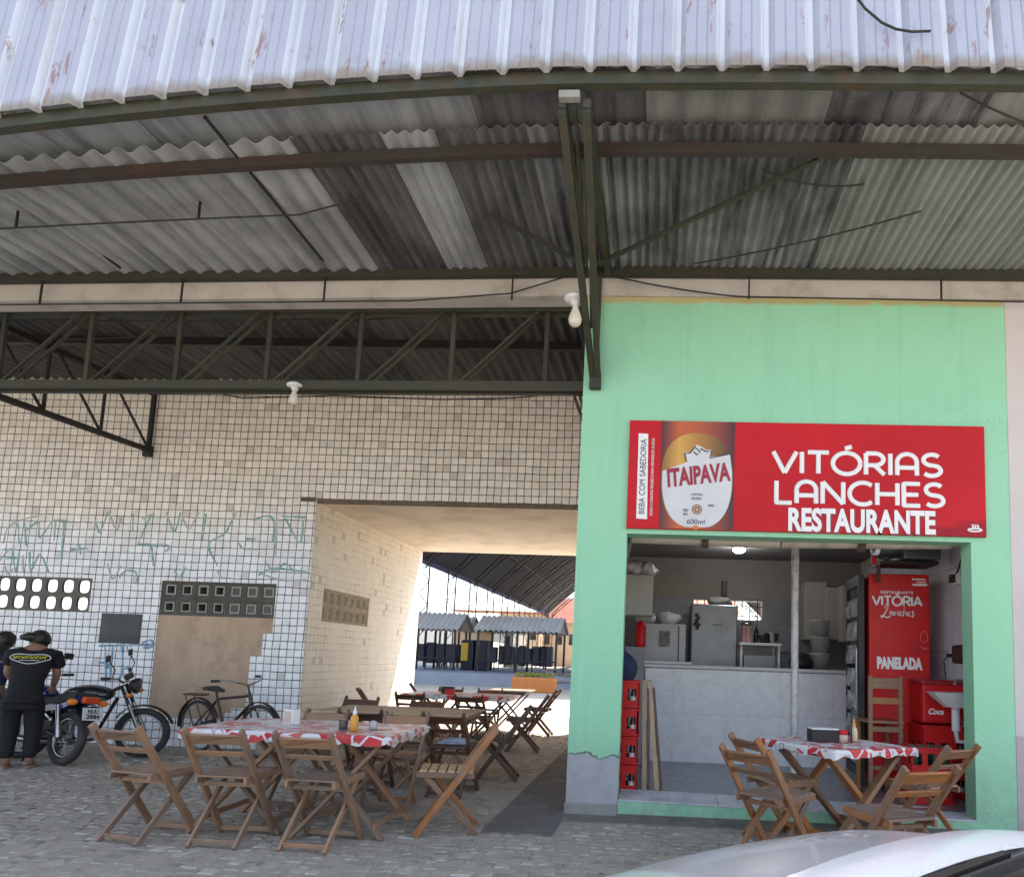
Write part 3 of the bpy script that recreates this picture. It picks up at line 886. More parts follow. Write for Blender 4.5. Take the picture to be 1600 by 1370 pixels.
def fascia_mat(name, CF, CF2):
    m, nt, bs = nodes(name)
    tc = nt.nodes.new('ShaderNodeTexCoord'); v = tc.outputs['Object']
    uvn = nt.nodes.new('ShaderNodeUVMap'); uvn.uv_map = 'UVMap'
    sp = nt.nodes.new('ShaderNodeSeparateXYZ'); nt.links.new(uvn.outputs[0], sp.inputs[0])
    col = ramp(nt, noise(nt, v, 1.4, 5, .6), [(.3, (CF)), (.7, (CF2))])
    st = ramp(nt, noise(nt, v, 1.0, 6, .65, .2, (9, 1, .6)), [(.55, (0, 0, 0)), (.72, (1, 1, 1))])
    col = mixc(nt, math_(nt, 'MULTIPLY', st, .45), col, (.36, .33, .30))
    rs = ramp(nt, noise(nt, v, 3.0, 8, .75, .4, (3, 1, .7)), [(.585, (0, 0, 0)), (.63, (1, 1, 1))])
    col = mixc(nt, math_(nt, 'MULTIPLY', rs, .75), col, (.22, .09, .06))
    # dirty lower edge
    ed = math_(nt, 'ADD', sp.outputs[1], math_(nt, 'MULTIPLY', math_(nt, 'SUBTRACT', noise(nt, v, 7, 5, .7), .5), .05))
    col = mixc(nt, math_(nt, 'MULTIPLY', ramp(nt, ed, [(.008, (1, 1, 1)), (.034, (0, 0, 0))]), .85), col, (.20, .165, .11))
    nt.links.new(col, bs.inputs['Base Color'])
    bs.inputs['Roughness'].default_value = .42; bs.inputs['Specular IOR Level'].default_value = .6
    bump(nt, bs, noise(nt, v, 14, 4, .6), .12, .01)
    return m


def fascia():
    b = MB(); prof = [(0, 0), (.055, 0), (.062, .006), (.069, 0), (.118, 0), (.125, .006), (.132, 0), (.180, 0), (.205, .044), (.235, .044)]
    x = -9.5; pts = []
    while x < 5.4:
        for dx, dy in prof: pts.append((x + dx, dy))
        x += .2665
    H = 3.1  # stretched far above the eave so its shadow covers the car and street

    def P_(i, t):
        xx, dy = pts[i]
        return (xx, -2.10 + dy + .10 * t * H, zc(xx, -2.05) + .035 + t * H)
    n = len(pts); rows = 10
    for dy0 in (0, .004):
        vs = [Vector(P_(i, j / rows)) + Vector((0, dy0, 0)) for j in range(rows + 1) for i in range(n)]
        fs = []; uv = []; mis = []
        for j in range(rows):
            for i in range(n - 1):
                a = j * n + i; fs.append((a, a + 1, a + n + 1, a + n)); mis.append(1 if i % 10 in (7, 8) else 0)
                uv.append([(i / n, j / rows), ((i + 1) / n, j / rows), ((i + 1) / n, (j + 1) / rows), (i / n, (j + 1) / rows)])
        b.add(vs, fs, 0, False, uv); b.m[-len(fs):] = mis
    b.build('fascia', [fascia_mat('lavender_metal_flats', (.37, .39, .48), (.30, .32, .40)), fascia_mat('painted_light_metal_ribs', (.62, .66, .72), (.52, .56, .62))], cn)  # lighter tone on grooves and flanks paints in the light they catch


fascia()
b = MB(); b.add([(-9.4, -1.72, 7.85), (5.3, -1.72, 7.85), (5.3, 7, 7.2), (-9.4, 7, 7.2)], [(0, 1, 2, 3)]); b.build('added_sun_blocker', M_asb, cn)  # unseen sheet added behind the fascia top to block the sun


# triangular steel bracket: top chord, bottom chord sloping down to the wall, web
def bracket(name, par, x, ywall, zlow, yout, ztop, zout, m, m2, tw=.07, wallsign=1, plate=True, np_=4, cw0=.014, cn0=1.0):
    t = thing(name, '', 'bracket') if par is None else None
    root = par or t
    dx = tw / 2
    b = MB()
    for s in (-1, 1): b.bar((x + s * dx, ywall, ztop), (x + s * dx, yout, ztop + (zout - ztop) * .2 + .02), cw0, .06, mi=0)
    b.build('top_chord', m, root)
    b = MB()
    for s in (-1, 1): b.bar((x + s * dx * cn0, ywall, zlow), (x + s * dx, yout, zout), cw0 * 1.1, .055)
    b.build('bottom_chord', m2, root)
    b = MB(); b.bar((x, ywall, zlow), (x, ywall, ztop), .045, .045); b.build('wall_post', m, root)
    for k in range(np_):
        t0 = k / np_; t1 = (k + 1) / np_
        ya, yb = ywall + (yout - ywall) * t0, ywall + (yout - ywall) * t1
        za = zlow + (zout - zlow) * t0; zb = zlow + (zout - zlow) * t1
        b = MB(); b.bar((x, ya, za + .01), (x, yb, ztop), .018, .028); b.build('diagonal', m, root)
        if k < np_ - 1:
            b = MB(); b.bar((x, yb, zb), (x, yb, ztop), .022, .03, up=(0, 1, 0)); b.build('web_post', m, root)
    if plate:
        b = MB(); b.box((x, ywall - .005 * wallsign, zlow - .02), (.10, .07, .15)); b.build('wall_plate', m2, root, bevel=.006)
    return root


rf = bracket('canopy_bracket', None, -.315, -.04, 3.70, -1.98, 4.66, 4.62, M_steel, M_steel, .15, 1, cw0=.045, cn0=.3)
tag(rf, 'rusty triangular steel bracket fixed to the mint wall and carrying the canopy', 'bracket')
b = MB(); b.box((-.345, -2.0, 4.70), (.13, .05, .05)); b.build('end_plate', M_conc, rf, bevel=.004)
for px in ((-.35, -.25, 4.62, 1.30, -1.45, 4.70), (-.40, -.25, 4.62, -1.1, -.9, 4.66)):
    MB().bar(px[:3], px[3:], .035, .025).build('wind_brace', M_steel, rf)
MB().box((-.33, -.55, 4.50), (.06, .05, .13)).build('junction_box', M_white, rf, bevel=.008)
bl = bracket('porch_truss', None, -6.43, TY - .03, 3.78, .34, 4.54, 3.68, M_black, M_black, .05, 1, np_=3)
tag(bl, 'black steel cross truss meeting the tiled wall above the motorcycles', 'truss')
bl2 = bracket('porch_truss', None, -.52, TY - .03, 3.78, .36, 4.58, 3.68, M_black, M_black, .05, 1, np_=3)
tag(bl2, 'black cross truss half hidden beside the mint corner', 'truss')
bl3 = bracket('porch_truss', None, -11.4, TY - .03, 3.78, .34, 4.54, 3.68, M_black, M_black, .05, 1, np_=3)
tag(bl3, 'black cross truss beyond the left edge of the photo', 'truss')

# porch ceiling
pc = thing('porch_ceiling', 'dark sooty corrugated ceiling of the porch behind the lattice girder', 'ceiling', (0, 0, 0))
zp = lambda x, y: 4.74
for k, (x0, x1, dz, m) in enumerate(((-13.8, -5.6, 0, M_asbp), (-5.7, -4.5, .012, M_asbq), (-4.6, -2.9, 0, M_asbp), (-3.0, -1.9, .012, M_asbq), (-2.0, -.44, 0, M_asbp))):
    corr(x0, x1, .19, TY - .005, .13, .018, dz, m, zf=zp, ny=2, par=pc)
for y in (1.45,):
    MB().box((-7.2, y, 4.67), (13.4, .06, .09)).build('purlin', M_black, pc)

# lattice girder across the mouth of the porch
gd = thing('lattice_girder', 'mossy steel lattice girder spanning the mouth of the porch', 'girder', (0, 0, 0))
GY, g0, g1 = .30, 3.74, 4.49
x0g, x1g = -13.9, -.43


def gs(x): return -.012 * max(0, -.45 - x)


def longbar(name, z, w, h, m, y=GY):
    b = MB()
    for k in range(20):
        xa, xb = x0g + (x1g - x0g) * k / 20, x0g + (x1g - x0g) * (k + 1) / 20
        b.bar((xa, y, z + gs(xa)), (xb, y, z + gs(xb)), w, h)
    return b.build(name, m, gd)


for s in (-.06, .06):
    longbar('bottom_chord', g0, .05, .075, M_steel, GY + s)
    longbar('top_chord', g1, .03, .045, M_steel, GY + s)
pitch = .885
for k in range(15):
    xa = -.82 - k * pitch
    MB().bar((xa, GY, g0 + gs(xa)), (xa, GY, g1 + gs(xa)), .04, .035, up=(0, 1, 0)).build('web_post', M_steel, gd)
    for s in (-.045, .045):
        MB().bar((xa - pitch + .06, GY + s, g0 + gs(xa - pitch)), (xa - .06, GY + s, g1 + gs(xa)), .018, .030, up=(0, 1, 0)).build('diagonal', M_steel, gd)


# bare bulbs
def bulb_thing(label, loc, s=1.0):
    t = thing('bare_bulb', label, 'light bulb', loc, 0, 'bare bulbs in white lamp holders')
    MB().lathe([(.0, .035 * s), (.03 * s, .035 * s), (.07 * s, .012 * s), (.075 * s, 0), (.066 * s, -.012 * s), (.035 * s, -.016 * s), (.03 * s, -.035 * s), (.024 * s, -.045 * s), (0, -.045 * s)], n=20).build('lamp_holder', M_white, t)
    MB().lathe([(.018 * s, -.04 * s), (.02 * s, -.06 * s), (.036 * s, -.105 * s), (.043 * s, -.135 * s), (.036 * s, -.163 * s), (.018 * s, -.178 * s), (0, -.181 * s)], n=18).build('glass', mat('frosted_bulb_glass', (.62, .57, .46), (.58, .53, .42), .25, 3), t)
    return t


bulb_thing('bare bulb under the canopy beside the top of the mint wall', at_y(900, 468, -.70), 1.25)
bulb_thing('bare bulb hanging under the lattice girder before the white tiles', at_y(461, 603, .22))
tb = MB().box((0, 0, 0), (.03, .03, .03))

# wires
def wire(label, pts, r=.007, grp=None, rods=(), parent=None):
    b = MB(); b.tube(pts, r, 6)
    if not rods:
        return tag(b.build('electric_wire', M_cable), label, 'wire', grp)
    t = thing('cable_line', label, 'cable', (0, 0, 0))
    b.build('cable', M_cable, t)
    for p, q in rods: MB().bar(p, q, .014, .014).build('hanger_rod', M_black, t)
    return t


def cat(p, q, sagz, n=14):
    p, q = Vector(p), Vector(q)
    return [p.lerp(q, i / n) + Vector((0, 0, -sagz * 4 * (i / n) * (1 - i / n))) for i in range(n + 1)]


hz = lambda x: 4.405 - .02 * max(0, -.4 - x)
wire('black cable on hanger rods below the beam above the mint front', cat((-.2, -.09, 4.62), (.92, -.09, 4.44), .02) + cat((.95, -.09, 4.44), (5, -.09, 4.40), .0),
     rods=[((x, -.09, 4.66), (x, -.09, 4.42)) for x in (1.0, 2.64)])
wire('black cable on hanger rods crossing below the beam over the porch', [(x * .5, -.09, hz(x * .5)) for x in range(-18, -3)] + [(-1.1, -.09, 4.45), (-.4, -.12, 4.66)],
     rods=[((x, -.09, 4.66 + sag(x, 0)), (x, -.09, hz(x))) for x in (-5.43, -4.1, -2.78, -1.08)])
hz2 = lambda x: zc(x, -1.1) - .14
wire('thin cable on short hangers under the left canopy sheets', [(x * .5, -1.1, hz2(x * .5)) for x in range(-17, -4)] + [(-2.0, -1.15, zc(-2, -1.1) - .06)],
     rods=[((x, -1.1, zc(x, -1.1) + .0), (x, -1.1, hz2(x))) for x in (-4.72, -3.28)])
wire('slack black cable across the streaked sheets right of the bracket', cat(at_y(1085, 412, -.25), at_y(1440, 330, -.95), .03))
wire('thin wire sagging below the canopy sheets above the middle of the sign', cat(at_y(1190, 265, -1.3), at_y(1350, 288, -1.15), .06))
wire('loose cable running from the porch girder up to the canopy bracket', cat(at_y(90, 531, .5), at_y(590, 498, .5), .03) + cat(at_y(620, 497, .5), at_y(912, 430, .05), .05))
wire('straight wire stretched through the lattice girder', cat(at_y(-60, 501, .42), at_y(560, 500, .42), .01))
wire('black wire end lying on the ribbed white fascia', [at_y(u, v, -2.14 + .03) for u, v in ((1335, -8), (1352, 14), (1378, 36), (1400, 46), (1425, 50), (1454, 49))], .008)
wire('dark wire under the front sheets at the right end of the canopy', cat(at_y(1500, 145, -1.9), at_y(1640, 205, -1.6), .02))
wire('cable stapled along the tiles just under the porch girder', [at_y(u, v, TY - .03) for u, v in ((270, 600), (330, 612), (378, 622), (520, 618), (690, 624), (800, 622), (862, 616), (905, 603))], .008)
for (a, c) in (((320, 183), (505, 408)), ((5, 283), (188, 419))):
    wire('black conduit seam crossing the left canopy sheets' if a[0] > 100 else 'black conduit seam at the far left canopy sheets', [at_z(a[0], a[1], 4.66), at_z(c[0], c[1], 4.60)], .012)

# ------------------------------------------------------------------ lettering helpers
def font_mesh(body, size, offset=0.0, shear=0.0, spacing=1.0):
    cu_ = bpy.data.curves.new('lettering', 'FONT'); cu_.body = body; cu_.size = size
    cu_.offset = offset; cu_.shear = shear; cu_.space_character = spacing
    cu_.extrude = .001; cu_.align_x = 'CENTER'; cu_.align_y = 'CENTER'; cu_.resolution_u = 4
    o = bpy.data.objects.new('lettering', cu_); COL.objects.link(o)
    dg = bpy.context.evaluated_depsgraph_get()
    me = bpy.data.meshes.new_from_object(o.evaluated_get(dg))
    bpy.data.objects.remove(o); bpy.data.curves.remove(cu_)
    return me


def lettering(name, body, size, m, parent, c, width=None, height=None, rot=0.0, plane='XZ', offset=0.0, shear=0.0, spacing=1.0):
    """flat letters on a wall facing -Y (local coordinates of parent), optionally fitted to a box."""
    me = font_mesh(body, size, offset, shear, spacing)
    me.name = name
    xs_ = [v.co.x for v in me.vertices]; ys_ = [v.co.y for v in me.vertices]
    w = max(xs_) - min(xs_); h = max(ys_) - min(ys_); cx = (max(xs_) + min(xs_)) / 2; cy = (max(ys_) + min(ys_)) / 2
    sx = width / w if width else 1; sy = height / h if height else (sx if width else 1)
    for v in me.vertices:
        a, b_ = (v.co.x - cx) * sx, (v.co.y - cy) * sy
        if rot: a, b_ = a * math.cos(rot) - b_ * math.sin(rot), a * math.sin(rot) + b_ * math.cos(rot)
        v.co = Vector(c) + Vector((a, -v.co.z - .001, b_))
    me.materials.clear(); me.materials.append(m)
    o = bpy.data.objects.new(name, me); COL.objects.link(o); o.parent = parent
    return o


def arc(cx, cy, rx, ry, a0, a1, n=12):
    return [(cx + rx * math.cos(R(a0 + (a1 - a0) * i / n)), cy + ry * math.sin(R(a0 + (a1 - a0) * i / n))) for i in range(n + 1)]


GL = {  # rounded geometric capitals, unit height
    'V': (.86, [[(0, 1), (.40, 0)], [(.40, 0), (.82, 1)]]),
    'I': (.16, [[(.05, 0), (.05, 1)]]),
    'T': (.78, [[(0, 1), (.74, 1)], [(.37, 1), (.37, 0)]]),
    'Ó': (1.02, [arc(.48, .5, .48, .5, 0, 360, 28), [(.42, 1.20), (.66, 1.30)]]),
    'R': (.74, [[(.04, 0), (.04, 1)], [(.04, 1), (.36, 1)] + arc(.36, .72, .29, .28, 90, -90)[1:] + [(.04, .44)], [(.34, .44), (.68, 0)]]),
    'A': (.80, [[(.03, 0), (.03, .62)] + arc(.37, .62, .34, .38, 180, 0) + [(.71, 0)], [(.03, .36), (.71, .36)]]),
    'S': (.68, [arc(.33, .745, .29, .255, 35, 270)[:] + arc(.33, .245, .31, .245, 90, -145)[1:]]),
    'a': (.88, [[(0, 0), (.40, 1), (.80, 0)], [(.17, .30), (.63, .30)]]),
    'L': (.62, [[(.04, 1), (.04, 0), (.58, 0)]]),
    'N': (.86, [[(.04, 0), (.04, 1)], [(.04, 1), (.76, 0)], [(.76, 0), (.76, 1)]]),
    'C': (.84, [arc(.48, .5, .46, .5, 48, 312, 22)]),
    'H': (.82, [[(.04, 0), (.04, 1)], [(.74, 0), (.74, 1)], [(.04, .5), (.74, .5)]]),
    'E': (.66, [[(.60, 1), (.04, 1), (.04, 0), (.60, 0)], [(.04, .5), (.54, .5)]])}


def strokes(name, text, m, parent, x0, x1, z0, z1, y, r):
    tot = sum(GL[c][0] for c in text) + .10 * (len(text) - 1) - .08
    sx = (x1 - x0) / tot; sz = z1 - z0; b = MB(); x = 0
    for c in text:
        w, ls = GL[c]
        for l in ls:
            pts = []
            for i in range(len(l)):
                if i and (Vector(l[i]) - Vector(l[i - 1])).length > .3:
                    p0, p1 = l[i - 1], l[i]
                    pts.append((p0[0] * .93 + p1[0] * .07, p0[1] * .93 + p1[1] * .07)); pts.append((p0[0] * .07 + p1[0] * .93, p0[1] * .07 + p1[1] * .93))
                pts.append(l[i])
            b.tube([(x0 + (x + p[0]) * sx, y, z0 + p[1] * sz) for p in pts], r, 8, flat=(0, 1, 0))
        x += w + .10
    return b.build(name, m, parent)


def flatpoly(name, pts, m, parent, y, t=.002):
    return MB().prism(pts, lambda a, c, q: (a, y - t * (1 - q), c)).build(name, m, parent)


M_letter = mat('white_vinyl_lettering', (.80, .79, .78), (.76, .75, .74), .5, 5)
M_dkred = mat('dark_red_vinyl', (.30, .012, .03), (.26, .01, .025), .45, 6)

# ------------------------------------------------------------------ sign
def sign_mat():
    m, nt, bs = nodes('red_printed_sign')
    tc = nt.nodes.new('ShaderNodeTexCoord'); v = tc.outputs['Object']
    n1 = noise(nt, v, .8, 3, .5)
    col = ramp(nt, n1, [(.35, (.56, .012, .018)), (.65, (.46, .010, .018))])
    sp = nt.nodes.new('ShaderNodeSeparateXYZ'); nt.links.new(v, sp.inputs[0])
    br = noise(nt, v, 5, 6, .7, 0, (1, 1, 4))
    e = math_(nt, 'SUBTRACT', math_(nt, 'MULTIPLY', sp.outputs[0], .14), math_(nt, 'MULTIPLY', sp.outputs[2], .8))
    e = math_(nt, 'ADD', e, math_(nt, 'MULTIPLY', br, .14))
    col = mixc(nt, math_(nt, 'MULTIPLY', ramp(nt, e, [(.36, (0, 0, 0)), (.40, (1, 1, 1))]), .8), col, (.26, .012, .022))
    nt.links.new(col, bs.inputs['Base Color']); bs.inputs['Roughness'].default_value = .5; bs.inputs['Specular IOR Level'].default_value = .22
    return m


SX0, SZ0, SH = .0, 2.385, .9485
sg = thing('shop_sign', 'long red restaurant sign with a beer bottle and white lettering above the shop opening', 'sign', (0, 0, SZ0))
MB().box((1.5, -.018, SH / 2), (3.0, .036, SH)).build('panel', sign_mat(), sg, bevel=.004)
Y0 = -.0375
pxs = lambda u, v: at_y(u, v, Y0)
lx = lambda u, v: (pxs(u, v).x, pxs(u, v).z - SZ0)


def lp(*uv): return [lx(u, v) for u, v in uv]


a, b_ = lx(1206, 709), lx(1470, 741)
strokes('name_lettering', 'VITÓRIAS', M_letter, sg, lx(1208, 740)[0], lx(1468, 742)[0], lx(1340, 741)[1], lx(1340, 708)[1], Y0 - .002, .0205)
strokes('name_lettering', 'LANCHES', M_letter, sg, lx(1211, 785)[0], lx(1472, 790)[0], lx(1340, 788)[1], lx(1340, 754)[1], Y0 - .002, .0205)
c = lx(1346, 814)
lettering('restaurant_lettering', 'RESTAURANTE', .2, M_letter, sg, (c[0], Y0 - .003, c[1]), lx(1461, 815)[0] - lx(1231, 812)[0], .205, offset=.008, spacing=1.02)
lettering('lettering_shadow', 'RESTAURANTE', .2, M_dkred, sg, (c[0] + .012, Y0 + .0012, c[1] - .012), lx(1461, 815)[0] - lx(1231, 812)[0], .205, offset=.012, spacing=1.02)
# beer bottle picture
bx0, bx1 = lx(1032, 740)[0], lx(1147, 740)[0]
bw = bx1 - bx0


def bottle_mat():
    m, nt, bs = nodes('printed_amber_bottle')
    tc = nt.nodes.new('ShaderNodeTexCoord'); sp = nt.nodes.new('ShaderNodeSeparateXYZ'); nt.links.new(tc.outputs['Object'], sp.inputs[0])
    f = math_(nt, 'DIVIDE', math_(nt, 'SUBTRACT', sp.outputs[0], bx0), bw)
    col = ramp(nt, f, [(0, (.05, .012, .012)), (.10, (.22, .035, .018)), (.25, (.50, .10, .02)), (.5, (.42, .08, .02)), (.85, (.20, .03, .015)), (1, (.04, .01, .012))])
    nt.links.new(col, bs.inputs['Base Color']); bs.inputs['Roughness'].default_value = .4
    return m


def gold_mat():
    m, nt, bs = nodes('printed_gold_label')
    tc = nt.nodes.new('ShaderNodeTexCoord'); sp = nt.nodes.new('ShaderNodeSeparateXYZ'); nt.links.new(tc.outputs['Object'], sp.inputs[0])
    f = math_(nt, 'DIVIDE', math_(nt, 'SUBTRACT', sp.outputs[0], bx0), bw)
    col = ramp(nt, f, [(0, (.22, .08, .012)), (.25, (.62, .34, .06)), (.5, (.40, .19, .03)), (.95, (.07, .025, .008))])
    w = nt.nodes.new('ShaderNodeTexWave'); w.inputs['Scale'].default_value = 22; w.inputs['Distortion'].default_value = 1; w.bands_direction = 'DIAGONAL'
    nt.links.new(tc.outputs['Object'], w.inputs[0])
    hv = nt.nodes.new('ShaderNodeHueSaturation'); nt.links.new(col, hv.inputs['Color'])
    nt.links.new(math_(nt, 'ADD', math_(nt, 'MULTIPLY', w.outputs['Fac'], .25), .85), hv.inputs['Value'])
    nt.links.new(hv.outputs[0], bs.inputs['Base Color']); bs.inputs['Roughness'].default_value = .4
    return m


bp_ = flatpoly('bottle_picture', [(bx0, .004), (bx1, .004), (bx1, SH - .004), (bx0, SH - .004)], bottle_mat(), sg, Y0 + .0005)
bcx, bcz, br_ = (bx0 + bx1) / 2, .435, bw / 2 * .985
ov = [(bcx + br_ * math.copysign(abs(math.cos(R(t))) ** .8, math.cos(R(t))), bcz + (.405 if math.sin(R(t)) > 0 else .425) * math.copysign(abs(math.sin(R(t))) ** .85, math.sin(R(t)))) for t in range(0, 360, 8)]
ov = [(x, max(.006, z)) for x, z in ov]
flatpoly('gold_label', [p for p in ov], gold_mat(), sg, Y0 - .0012)
top_edge = lp((1142, 708), (1125, 712), (1110, 714), (1113, 703), (1104, 703), (1098, 699), (1089, 695), (1083, 701), (1078, 707), (1068, 706), (1072, 716), (1074, 722), (1055, 728), (1033, 736))
low = [p for p in sorted([q for q in ov if q[1] < lx(1090, 735)[1]], key=lambda q: math.atan2(q[1] - bcz, q[0] - bcx) % (2 * PI))]
low = [p for p in low]
low = sorted(low, key=lambda q: q[0]); lowp = [p for p in low if p[1] < bcz - .0]
lft = [p for p in low if p[0] < bcx]; lft.sort(key=lambda q: -q[1]); rgt = [p for p in low if p[0] >= bcx]; rgt.sort(key=lambda q: q[1])
white_poly = lft + rgt + top_edge
M_lab = mat('printed_white_label', (.62, .62, .63), (.55, .55, .57), .45, 3)
flatpoly('white_label', [(bcx + (x - bcx) * .965, z if z > .05 else max(z, .022)) for x, z in white_poly], M_lab, sg, Y0 - .003)
c = lx(1091, 742)
lettering('brand_lettering', 'ITAIPAVA', .1, mat('wine_red_print', (.32, .012, .03), (.28, .01, .03), .45), sg, (c[0], Y0 - .0065, c[1]), bw * .86, .165, rot=R(7.5), offset=.004, shear=.08)
M_navy = mat('navy_print', (.045, .05, .09), (.05, .055, .10), .5)
M_bgold = mat('bronze_print', (.35, .16, .05), (.28, .12, .04), .5)
b = MB()
for l in (((1072, 720), (1070, 708), (1078, 708), (1086, 699), (1094, 706), (1089, 711), (1084, 706)), ((1094, 701), (1104, 706), (1112, 704), (1109, 716), (1127, 712), (1141, 709))):
    b.tube([(p[0], Y0 - .0062, p[1]) for p in lp(*l)], .006, 6, flat=(0, 1, 0))
b.build('crown_outline', M_navy, sg)
for txt, u, v, wd in (('CERVEJA', 1089, 773, .10), ('PILSEN', 1088, 779, .08), ('100%', 1071, 797, .045), ('MALTE', 1071, 803, .04), ('PURO', 1111, 790, .05)):
    c = lx(u, v); lettering('small_print', txt, .03, M_navy, sg, (c[0], Y0 - .0065, c[1]), wd, .022)
c = lx(1087, 815); lettering('volume_print', '600ml', .05, M_navy, sg, (c[0], Y0 - .0065, c[1]), .15, .042)
c = lx(1089, 796)
b = MB()
for rr, r0 in ((.038, .006), (.018, .009)): b.tube([(c[0] + rr * math.cos(t * PI / 9), Y0 - .0062, c[1] + rr * math.sin(t * PI / 9)) for t in range(18)], r0, 6, closed=True, flat=(0, 1, 0))
b.build('seal', M_bgold, sg)
c = lx(1087, 825); MB().cyl((c[0], Y0 - .004, c[1] + .004), (c[0], Y0 - .0062, c[1] + .004), .022, 14).build('seal_dot', mat('orange_print', (.7, .18, .03), (.6, .15, .03), .5), sg)
q = lp((998, 677), (1013, 678), (1011, 811), (994, 810))
flatpoly('warning_box', q, M_letter, sg, Y0 - .0008)
c = lx(1004, 744)
lettering('warning_lettering', 'BEBA COM SABEDORIA', .06, M_navy, sg, (c[0], Y0 - .004, c[1]), .655, .05, rot=R(90))
c = lx(1019, 745)
lettering('warning_lettering', 'VENDA E CONSUMO PROIBIDOS PARA MENORES DE 18 ANOS', .03, M_letter, sg, (c[0], Y0 - .002, c[1]), .68, .024, rot=R(90))
c = lx(1523, 826)
b = MB(); b.tube([(c[0] + .055 * math.cos(t * PI / 8) * 1.0, Y0 - .002, c[1] - .01 + .012 * math.sin(t * PI / 8)) for t in range(16)], .008, 6, closed=True, flat=(0, 1, 0))
for dx in (-.02, .0, .022): b.tube([(c[0] + dx, Y0 - .002, c[1]), (c[0] + dx + .008, Y0 - .002, c[1] + .018), (c[0] + dx - .004, Y0 - .002, c[1] + .036)], .007, 6, flat=(0, 1, 0))
b.build('dish_emblem', M_letter, sg)


# ------------------------------------------------------------------ folding wooden chairs and tables
def make_chair(m, mseat, sd):
    t = thing('folding_chair', '', 'chair')
    q = random.Random(sd)
    hw, iw = .185, .150
    fa, ta = Vector((0, .20, 0)), Vector((0, -.33, .745)); d = (ta - fa).normalized(); nrm = Vector((0, d.z, -d.y))
    for s in (-1, 1):
        MB().bar((s * hw, .20, .0), (s * hw, -.33, .745), .024, .048, up=nrm).build('leg', m, t, bevel=.005)
        MB().bar((s * iw, -.225, 0), (s * iw, .15, .405), .022, .040, up=(0, 1, 0)).build('leg', m, t, bevel=.004)
    b = MB()
    for k in range(6):
        y = -.150 + k * .064
        b.box((0, y, .432 + .010 * k / 5), (.335, .052, .015))
    b.build('seat', mseat, t, bevel=.003)
    for s in (-1, 1): MB().bar((s * .16, -.19, .408), (s * .16, .215, .420), .022, .042).build('seat_rail', m, t, bevel=.004)

    def at(tt): return fa + (ta - fa) * tt
    n = 9; lo, hi = at(.855), at(.955)
    poly = [(-hw + .012, -.042), (hw - .012, -.042)] + [(hw - .012 - (2 * hw - .024) * i / n, .030 + .022 * math.sin(PI * i / n)) for i in range(n + 1)]
    c0 = at(.915)
    MB().prism(poly, lambda a, c, k: c0 + Vector((a, 0, 0)) + d * c + nrm * (.009 - .018 * k + .03 * (a / hw) ** 2 - .02)).build('top_rail', m, t, bevel=.003)
    c1 = at(.785)
    MB().bar(c1 + Vector((-hw + .012, 0, 0)), c1 + Vector((hw - .012, 0, 0)), .015, .034, up=d).build('back_rail', m, t, bevel=.003)
    MB().bar((-hw, .175, .035), (hw, .175, .035), .018, .034).build('stretcher', m, t, bevel=.003)
    MB().bar((-iw, -.195, .035), (iw, -.195, .035), .016, .030).build('stretcher', m, t, bevel=.003)
    MB().bar((-hw, .2 - .53 * .52, .745 * .50), (hw, .2 - .53 * .52, .745 * .50), .016, .03).build('stretcher', m, t, bevel=.003)
    return t


def make_table(m, mtop, hx, hy, z, name='folding_table', lw=.026, lh=.056):
    t = thing(name, '', 'table')
    b = MB(); n = 9; w = 2 * hy / n
    for k in range(n): b.box((0, -hy + (k + .5) * w, z - .01), (2 * hx, w - .007, .02))
    b.build('tabletop', mtop, t, bevel=.003)
    b = MB()
    for s in (-1, 1): b.bar((s * (hx - .05), -hy + .03, z - .04), (s * (hx - .05), hy - .03, z - .04), .025, .045)
    for s in (-1, 1): b.bar((-hx + .06, s * (hy - .04), z - .04), (hx - .06, s * (hy - .04), z - .04), .022, .040)
    b.build('apron', m, t, bevel=.003)
    for s in (-1, 1):
        MB().bar((-hx + .05, s * (hy - .09), 0), (hx - .07, s * (hy - .09), z - .045), lw, lh, up=(0, 1, 0)).build('leg', m, t, bevel=.004)
        MB().bar((hx - .05, s * (hy - .14), 0), (-hx + .07, s * (hy - .14), z - .045), lw, lh, up=(0, 1, 0)).build('leg', m, t, bevel=.004)
    for s in (-1, 1): MB().bar((s * (hx - .10), -hy + .1, .09), (s * (hx - .10), hy - .1, .09), .02, .04).build('stretcher', m, t, bevel=.003)
    return t


